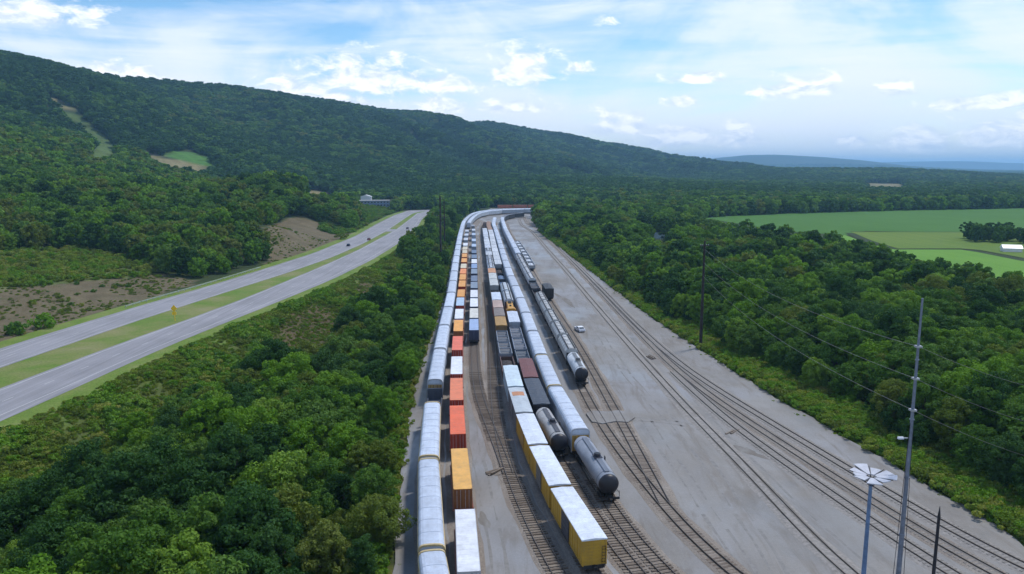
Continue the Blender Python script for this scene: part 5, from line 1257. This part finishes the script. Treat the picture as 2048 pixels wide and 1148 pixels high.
# ------------------------------------------------------------------ tree shapes
def crown_mesh(name, mat, seed, R_, H_, nblob, nleaf, size, base=0.18, cone=False):
    """uneven crown of many small leaf faces gathered in clumps"""
    g = np.random.default_rng(seed); C = []
    ph = g.uniform(0, 6.28, 4); am = g.uniform(.08, .30, 4)
    for i in range(nblob):
        t = (i + .5) / nblob; zc = base + (1 - base) * (t ** 0.8) * g.uniform(.86, 1.06)
        env = math.sin(math.pi * min(1, max(0.05, (zc - base * .6) / (1.06 - base * .6)))) ** 0.6
        if cone: env = max(.12, 1.05 - zc)
        a = i * 2.399 + g.uniform(-.5, .5); lob = 1 + am[0] * math.sin(2 * a + ph[0] + 2 * zc) + am[1] * math.sin(3 * a + ph[1]) + am[2] * math.sin(5 * a + ph[2] + 5 * zc)
        rr = R_ * env * lob * (0.30 + 0.66 * g.random() ** .45)
        br = R_ * (g.uniform(.26, .44) if nblob < 40 else g.uniform(.12, .27)); C.append((rr * math.cos(a), rr * math.sin(a), H_ * zc - br * .35, br))
    V = np.zeros((0, 3)); vs = []; per = max(3, nleaf // nblob)
    for cx, cy_, cz, br in C:
        d = g.normal(size=(per, 3)); d[:, 2] = d[:, 2] * .8 + .25; d /= np.linalg.norm(d, axis=1)[:, None]
        rad = br * (0.72 + .38 * g.random(per) ** .6)[:, None]
        c = np.array([cx, cy_, cz]) + d * rad * np.array([1, 1, .8])
        nrm = d + g.normal(size=(per, 3)) * .45; nrm /= np.linalg.norm(nrm, axis=1)[:, None]
        up = g.normal(size=(per, 3)); a = np.cross(nrm, up); a /= np.linalg.norm(a, axis=1)[:, None] + 1e-9; b = np.cross(nrm, a)
        sz = size * (0.6 + .8 * g.random(per))[:, None]
        q = np.stack([c - a * sz * .5 - b * sz * .15, c + b * sz * .55 - a * sz * .05, c + a * sz * .5 + b * sz * .1, c - b * sz * .5 + a * sz * .08 - nrm * sz * .18], 1)
        vs.append(q.reshape(-1, 3))
    V = np.concatenate(vs); nf = len(V) // 4
    me = bpy.data.meshes.new(name); me.vertices.add(len(V)); me.vertices.foreach_set('co', V.ravel())
    me.loops.add(nf * 4); me.loops.foreach_set('vertex_index', np.arange(nf * 4)); me.polygons.add(nf)
    me.polygons.foreach_set('loop_start', np.arange(0, nf * 4, 4)); me.polygons.foreach_set('loop_total', np.full(nf, 4)); me.update()
    me.materials.append(MATS[mat]); return me
def trunk_mesh(name, R_, H_, seed):
    g = random.Random(seed); mb = MB(); h = H_ * .62; pts = [Vector((0, 0, -.8))]
    for i in range(1, 5): pts.append(Vector((g.uniform(-.15, .15) * i * .5, g.uniform(-.15, .15) * i * .5, h * i / 4)))
    r = H_ * .022 + .05
    for i in range(4): mb.cyl(pts[i], pts[i + 1], r * (1 - .2 * i), r * (1 - .2 * (i + 1)), 7, caps=False)
    for k in range(6):
        a = k * 1.1 + g.uniform(-.3, .3); z0 = h * (.35 + .1 * k); p0 = Vector((0, 0, z0)) + (pts[-1] * (z0 / h) - Vector((0, 0, pts[-1].z * z0 / h)))
        p1 = p0 + Vector((math.cos(a) * R_ * .62, math.sin(a) * R_ * .62, H_ * g.uniform(.12, .24))); mb.cyl(p0, p1, r * .4, r * .12, 5, caps=False)
    return mb.mesh(name, 'bark')
LEAF = ['leaf_dark', 'leaf_mid', 'leaf_bright', 'leaf_olive']
NSH = 3
NEAR, MIDT, FART = [], [], []      # index = colour * NSH + shape; nominal crown: radius 4 m, height 10 m
for c, m in enumerate(LEAF):
    for s_ in range(NSH):
        sd_ = 100 + c * 10 + s_; rr = (4.0, 3.6, 4.5)[s_]; hh = (10, 11, 8.6)[s_]
        NEAR.append((crown_mesh('crown', m, sd_, rr, hh, 120, 13500, .27), trunk_mesh('trunk', rr, hh, sd_)))
        MIDT.append(crown_mesh('crown_mid', m, sd_ + 500, rr, hh, 60, 2000, .70, .1))
        FART.append(crown_mesh('crown_far', m, sd_ + 900, rr, hh, 20, 420, 1.5, .05))
SHRUB = [crown_mesh('foliage', m, 300 + i, 1.5, 1.7, 12, 800, .26, .12) for i, m in enumerate(('leaf_weed', 'leaf_bright', 'leaf_olive', 'leaf_mid'))]

# ------------------------------------------------------------------ where trees stand
def grid_pts(y0, y1, sp):
    xs = np.arange(-1.05 * y1 - 60, 1.05 * y1 + 60, sp); ys = np.arange(y0, y1, sp)
    X, Y = np.meshgrid(xs, ys); X = X + rng.uniform(-.42, .42, X.shape) * sp; Y = Y + rng.uniform(-.42, .42, Y.shape) * sp
    X, Y = X.ravel(), Y.ravel()
    u = CX + F * X / np.maximum(Y, 20) ; k = (np.abs(X) < 0.98 * Y * (1.0 if y1 > 450 else 1) + 35) & ((u > -330) & (u < 2380) | (Y < 140))
    return X[k], Y[k]
NO_TREE = [F1, F2, F3]
VIS = [(1395, 430), (2048, 416), (2500, 408), (2500, 680), (2048, 558), (1960, 546), (1900, 524), (1790, 506), (1690, 478), (1560, 458), (1470, 449), (1400, 442)]
def tree_mask(X, Y, Z):
    nr, yl, fl, yr = near_r(Y), yard_l(Y), far_l(Y), yard_r(Y)
    hol = (X > nr + 11 + 14 * sstep(420, 280, Y) + 6 * hash_noise(X, Y, 11, 4)) & (X < yl - 2.6 - 1.2 * hash_noise(X, Y, 7, 1)) & (Y < 800)
    right = (X > yr + 8.5 + 2.5 * hash_noise(X, Y, 9, 2) - 5 * sstep(160, 300, Y)) & (Y < 880)
    left = (X < fl - 11) & (Y < 880)
    back = (Y >= 880) | ((Y > 800) & (X < -125)) | ((Y > 838) & (X < -28))
    m = hol | right | left | back
    m &= ~((Y > 835) & (Y < 858) & (X > -40) & (X < 140))
    px, py = pix(X, Y, Z)
    for pl in BROWN + [SHRUB_L]: m &= ~(in_poly(px, py, pl) & (Y < 700) & (X < fl))
    for zz in (0, 4, 8):
        qx, qy = pix(X, Y, Z + zz)
        for pl in BROWN_V: m &= ~(in_poly(qx, qy, pl) & (X < 0) & (Y < 500))
    for zz in (3, 7, 10):
        qx, qy = pix(X, Y, Z + zz); m &= ~(in_poly(qx, qy, [(1292, 458), (1342, 458), (1338, 484), (1300, 488)]) & (Y < pc[1]))
    sz = np.clip(np.asarray(Y) / 900, .7, 1.3)
    for zz in (0, 5, 10):
        qx, qy = pix(X, Y, Z + zz * sz)
        for pl in TAN + [CLEAR_GREEN]: m &= ~in_poly(qx, qy, pl)
    for zz in (4, 8, 11):
        qx, qy = pix(X, Y, Z + zz); m &= ~(in_poly(qx, qy, VIS) & (X > 0) & (Y < 850))
    for pl in NO_TREE: m &= ~in_poly(X, Y, pl)
    m &= ~(np.hypot((X - pc[0]) / 20, (Y - pc[1]) / 33) < 1)
    bx2, by2, _ = at_dist(748, 423, 845); m &= ~((np.abs(X - bx2) < 26) & (Y > 790) & (Y < 895))
    # sight line the road leaves open up to the blue grey building
    m &= ~((X > bx2 - 20) & (X < -110) & (Y > 700) & (Y < 850) & (px > 705) & (px < 790))
    m &= ~((Y > 480) & (Y < 800) & (X < fl) & (px > 715) & (px < 800) & (py > 425))
    return m
PT = []
for y0, y1, spc in ((48, 260, 5.0), (260, 470, 6.2), (470, 900, 8.0), (900, 1500, 10.5), (1500, 2600, 14.5), (2600, 4600, 22), (4600, 8200, 44)):
    X, Y = grid_pts(y0, y1, spc); Z = height(X, Y); m = tree_mask(X, Y, Z); X, Y, Z = X[m], Y[m], Z[m]
    if y0 >= 1500:
        d, h, _ = ridge_dist(X, Y)
        # the far side of the ridge never shows
        tx = np.interp(X, RIDGE[:, 0], RIDGE[:, 1]); keep = (Y < tx + 160) | (X > RIDGE[-1, 0]); X, Y, Z = X[keep], Y[keep], Z[keep]
    n = len(X); sc = spc / 6.2 * (rng.uniform(.78, 1.28, n) if y0 < 900 else rng.uniform(.62, 1.5, n))
    hol = (X > near_r(Y)) & (X < yard_l(Y)) & (Y < 800)
    edge = np.minimum(np.abs(X - near_r(Y) - 24), np.abs(yard_l(Y) - 3 - X))
    sc = np.where(hol, np.clip(rng.uniform(.6, 1.3, n) * (0.6 + .4 * sstep(0, 14, edge)), .4, 1.3), sc)
    rr = (X > yard_r(Y)) & (Y < 470); sc = np.where(rr, rng.uniform(.75, 1.4, n) * (0.6 + .4 * sstep(6, 22, X - yard_r(Y))), sc)
    sc = np.minimum(sc, 4.2)
    cl = hash_noise(X, Y, 23, 6) * .55 + rng.uniform(-.8, .8, n)
    cl = cl + np.where((X < -110) & (Y < 900), .22, 0)
    kind = np.where(cl < -.35, 0, np.where(cl < .30, 1, np.where(cl < .68, 2, 3)))
    if y0 >= 900: pt = hash_noise(X, Y, 85, 12) * .5 + hash_noise(X, Y, 240, 13) * .5; kind = np.where(cl + 1.3 * pt < .5, 0, np.where(cl + 1.3 * pt < 1.25, 1, 3))
    kind = np.where(hol & (hash_noise(X, Y, 31, 2) > .45) & (rng.random(n) < .5), 3, kind)
    PT.append(np.stack([X, Y, Z, sc, kind * NSH + rng.integers(0, NSH, n), rng.uniform(0, 6.28, n)], 1))
PT = np.concatenate(PT)
# extra trees: clump in the fields, spreading row by the fields, trees hiding the road bend
ex = []
cl0 = P(2005, 482)
for i in range(26): a, r_ = rng.uniform(0, 6.28), rng.uniform(0, 1) ** .5; ex.append((cl0[0] + 26 * r_ * math.cos(a), cl0[1] + 20 * r_ * math.sin(a), 0.0, rng.uniform(.75, 1.15), rng.integers(0, 2) * NSH + rng.integers(0, NSH), rng.uniform(0, 6.28)))
for i in range(40): q = rng.uniform(560, 790); xa, xb2 = float(near_r(q)) + 8, float(yard_l(q)) - 6; ex.append((rng.uniform(xa + 10, max(xb2, xa + 12)), q, 0.0, rng.uniform(1.0, 1.5), rng.integers(0, 2) * NSH + rng.integers(0, NSH), rng.uniform(0, 6.28)))
PT = np.concatenate([PT, np.array(ex, float)])
ppx, ppy = pix(PT[:, 0], PT[:, 1], PT[:, 2] + 8 * PT[:, 3])
size = PT[:, 3] * 10 / np.hypot(PT[:, 0], PT[:, 1])
inview = (ppx > -40) & (ppx < 2090) & (ppy < 1190) & (ppy > 0)
order = np.argsort(-np.where(inview, size, 0)); chosen = order[:300]
cw = ['dark green', 'mid green', 'bright green', 'olive']
for i in chosen:
    X, Y, Z, sc, k, ro = PT[i]; k = int(k); c = cw[k // NSH]; form = ('rounded', 'tall', 'broad')[k % NSH]
    if X > 0: where = 'at the wood edge along the outermost track' if X - float(yard_r(Y)) < 28 else 'inside the woods between the outermost track and the fields'; grp = 'trees of the woods between yard and fields'
    elif X > float(near_r(Y)): e_ = float(yard_l(Y)) - X; f__ = X - float(near_r(Y)); where = 'in the wooded hollow near the autoracks' if e_ < 14 else ('in the wooded hollow below the highway verge' if f__ < 26 else 'in the middle of the wooded hollow'); grp = 'trees of the hollow between highway and yard'
    else: where = 'on the hillside beyond the highway'; grp = 'trees on the hillside beyond the highway'
    t = empty('broadleaf_tree', (X, Y, Z), ro); t.scale = (sc, sc, sc * (0.92 + .16 * ((i * 7) % 10) / 10))
    sw = 'small ' if sc < .72 else ('large ' if sc > 1.06 else '')
    tag(t, f'{sw}{form} {c} leafy tree {where}', 'tree', grp)
    obj('trunk', NEAR[k][1], t); obj('crown', NEAR[k][0], t)
rest = np.ones(len(PT), bool); rest[chosen] = False

def scatter(name, pts, protos, label, cat):
    """one mass of instances (geometry nodes) on points with a kind, a turn and a size"""
    me = bpy.data.meshes.new(name); me.vertices.add(len(pts)); me.vertices.foreach_set('co', np.ascontiguousarray(pts[:, :3]).ravel())
    pts = np.concatenate([pts, np.minimum(pts[:, 3:4], 1.15 + .12 * pts[:, 3:4])], 1)
    for nm, ty, col in (('scl', 'FLOAT', 3), ('rot', 'FLOAT', 5), ('sclz', 'FLOAT', 6)):
        a = me.attributes.new(nm, ty, 'POINT'); a.data.foreach_set('value', pts[:, col].astype(np.float32))
    a = me.attributes.new('kind_index', 'INT', 'POINT'); a.data.foreach_set('value', pts[:, 4].astype(np.int32)); me.update()
    o = obj(name, me); tag(o, label, cat, kind='stuff')
    coll = bpy.data.collections.new(name + '_shapes')
    for i, pm in enumerate(protos):
        po = bpy.data.objects.new('%s_shape_%02d' % (name, i), pm); coll.objects.link(po)
    ng = bpy.data.node_groups.new(name, 'GeometryNodeTree')
    ng.interface.new_socket('Geometry', in_out='INPUT', socket_type='NodeSocketGeometry'); ng.interface.new_socket('Geometry', in_out='OUTPUT', socket_type='NodeSocketGeometry')
    N, Lk = ng.nodes, ng.links; gi = N.new('NodeGroupInput'); go = N.new('NodeGroupOutput'); ip = N.new('GeometryNodeInstanceOnPoints')
    ci = N.new('GeometryNodeCollectionInfo'); ci.inputs['Collection'].default_value = coll; ci.inputs['Separate Children'].default_value = True; ci.inputs['Reset Children'].default_value = True
    def att(nm, ty): a = N.new('GeometryNodeInputNamedAttribute'); a.data_type = ty; a.inputs[0].default_value = nm; return [s for s in a.outputs if s.enabled][0]
    Lk.new(gi.outputs[0], ip.inputs['Points']); Lk.new(ci.outputs[0], ip.inputs['Instance']); ip.inputs['Pick Instance'].default_value = True
    Lk.new(att('kind_index', 'INT'), ip.inputs['Instance Index']); cx_ = N.new('ShaderNodeCombineXYZ'); Lk.new(att('rot', 'FLOAT'), cx_.inputs[2]); Lk.new(cx_.outputs[0], ip.inputs['Rotation'])
    cs = N.new('ShaderNodeCombineXYZ'); sc_ = att('scl', 'FLOAT')
    for i in range(2): Lk.new(sc_, cs.inputs[i])
    Lk.new(att('sclz', 'FLOAT'), cs.inputs[2])
    Lk.new(cs.outputs[0], ip.inputs['Scale']); Lk.new(ip.outputs[0], go.inputs[0])
    md = o.modifiers.new('scatter', 'NODES'); md.node_group = ng
    return o
D = PT[:, 1]
n_ = PT[rest & (D < 230)]; m_ = PT[rest & (D >= 230) & (D < 620)]; f_ = PT[rest & (D >= 620)]
scatter('forest', n_, [a for a, b in NEAR], 'dense leafy woods on both sides of the rail yard', 'woods')
scatter('forest', m_, MIDT, 'leafy woods of the middle distance around the yard and highway', 'woods')
scatter('forest', f_, FART, 'far forest over the mountain, the foothills and the plain', 'forest')
print('TREES', len(PT), len(n_), len(m_), len(f_))

# ------------------------------------------------------------------ shrubs and undergrowth
U = []
def shrubs(X, Y, s0, s1, kinds):
    n = len(X); Z = height(X, Y) - .1; U.append(np.stack([X, Y, Z, rng.uniform(s0, s1, n), rng.choice(kinds, n), rng.uniform(0, 6.28, n)], 1))
n = 5200; Y = rng.uniform(50, 560, n) ** 1.0; Y = 50 + 510 * rng.random(n) ** 1.5
off = rng.random(n); X = yard_r(Y) + 1.0 + 12 * off ** 1.2; shrubs(X, Y, .45, 1.15, [0, 0, 1, 2, 1])
n = 9500; Y = 50 + 650 * rng.random(n) ** 1.4; X = near_r(Y) + 7.5 + 25 * rng.random(n) ** 1.1; m = ~np.any([in_poly(*pix(X, Y, height(X, Y)), pl) for pl in BROWN_V], axis=0) & ((Y < 520) | (X > near_r(Y) + 16)); X, Y = X[m], Y[m]; pz = hash_noise(X, Y, 6.5, 15); mm = pz > -.45; X, Y, pz = X[mm], Y[mm], pz[mm]; k1 = pz > .22; shrubs(X[k1], Y[k1], .5, 1.5, [1, 1, 0, 3]); k2 = ~k1; shrubs(X[k2], Y[k2], .3, 1.0, [0, 0, 2, 2, 1])
n = 1300; Y = 50 + 620 * rng.random(n) ** 1.4; X = yard_l(Y) - .3 - 4.5 * rng.random(n); shrubs(X, Y, .22, .7, [0, 0, 0, 1])
n = 260; Y = 60 + 300 * rng.random(n) ** 1.4; X = yard_l(Y) + .9 * rng.random(n) ** 2; shrubs(X, Y, .1, .25, [0, 0, 2])
n = 160; Y = 62 + 240 * rng.random(n); X = yard_r(Y) - 2.6 * rng.random(n) ** 2; shrubs(X, Y, .1, .35, [0, 0, 2])
n = 12000; X = rng.uniform(-420, -115, n); Y = rng.uniform(170, 480, n); px_, py_ = pix(X, Y, height(X, Y)); m = in_poly(px_, py_, SHRUB_L); shrubs(X[m], Y[m], .5, 1.5, [0, 0, 2, 1])
for pl in BROWN: m = in_poly(px_, py_, pl) & (X < far_l(Y) - 6) & (rng.random(n) < .22) & (hash_noise(X, Y, 9, 16) > -.1); shrubs(X[m], Y[m], .2, .75, [2, 3, 0, 0])
n = 8000; Y = 55 + 400 * rng.random(n) ** 1.3; X = near_r(Y) + 26 + (yard_l(Y) - near_r(Y) - 28) * rng.random(n); m = ~np.any([in_poly(*pix(X, Y, height(X, Y)), pl) for pl in BROWN_V], axis=0); X, Y = X[m], Y[m]; shrubs(X, Y, .6, 1.3, [3, 3, 1, 2])
n = 1500; X = rng.uniform(-210, -105, n); Y = rng.uniform(520, 840, n); px_, py_ = pix(X, Y, height(X, Y)); m = (X < far_l(Y) - 7) & (px_ > 640) & (px_ < 800); shrubs(X[m], Y[m], .9, 2.3, [3, 1, 2])
n = 15000; Y = 60 + 380 * rng.random(n) ** 1.3; X = near_r(Y) + 4.5 + 30 * rng.random(n); shrubs(X, Y, .14, .42, [0, 0, 2, 2, 1])
n = 16000; X = rng.uniform(-420, -115, n); Y = rng.uniform(170, 480, n); px_, py_ = pix(X, Y, height(X, Y))
for pl in BROWN + [SHRUB_L]: m = in_poly(px_, py_, pl) & (X < far_l(Y) - 6) & (hash_noise(X, Y, 13, 18) + .6 * hash_noise(X, Y, 5, 19) > -.25); shrubs(X[m], Y[m], .14, .42, [2, 2, 0])
U = np.concatenate(U)
scatter('undergrowth', U, SHRUB, 'weeds and low bushes along the wood edges and slopes', 'undergrowth')
for (px_, py_, sc, k, lab) in ((87, 655, 2.2, 1, 'small bright green bush alone on the bare earth slope'), (30, 668, 2.0, 3, 'low dark green bush on the earth slope by the highway'), (684, 478, 2.4, 2, 'lone olive bush on the bare slope by the highway bend')):
    x, y = P(px_, py_); z = ground_z(x, y); b = empty('bush', (x, y, z)); b.scale = (sc, sc, sc); tag(b, lab, 'bush'); obj('foliage', SHRUB[k], b)

# ------------------------------------------------------------------ haze: the air of the valley
hz = MB().box(-30000, 30000, -2500, 30000, -12.0, 310.0); m = bpy.data.materials.new('haze'); m.use_nodes = True; t = NT(m.node_tree); t.n.clear()
o_ = t.new('ShaderNodeOutputMaterial'); v = t.new('ShaderNodeVolumePrincipled'); v.inputs['Color'].default_value = (0.36, 0.66, 1.0, 1); v.inputs['Density'].default_value = HAZE; v.inputs['Anisotropy'].default_value = 0.3
t.link(v.outputs[0], o_.inputs['Volume']); MATS['haze'] = m
tag(obj('haze', hz.mesh('haze', 'haze')), 'thin blue haze hanging in the valley air', 'haze', kind='stuff')
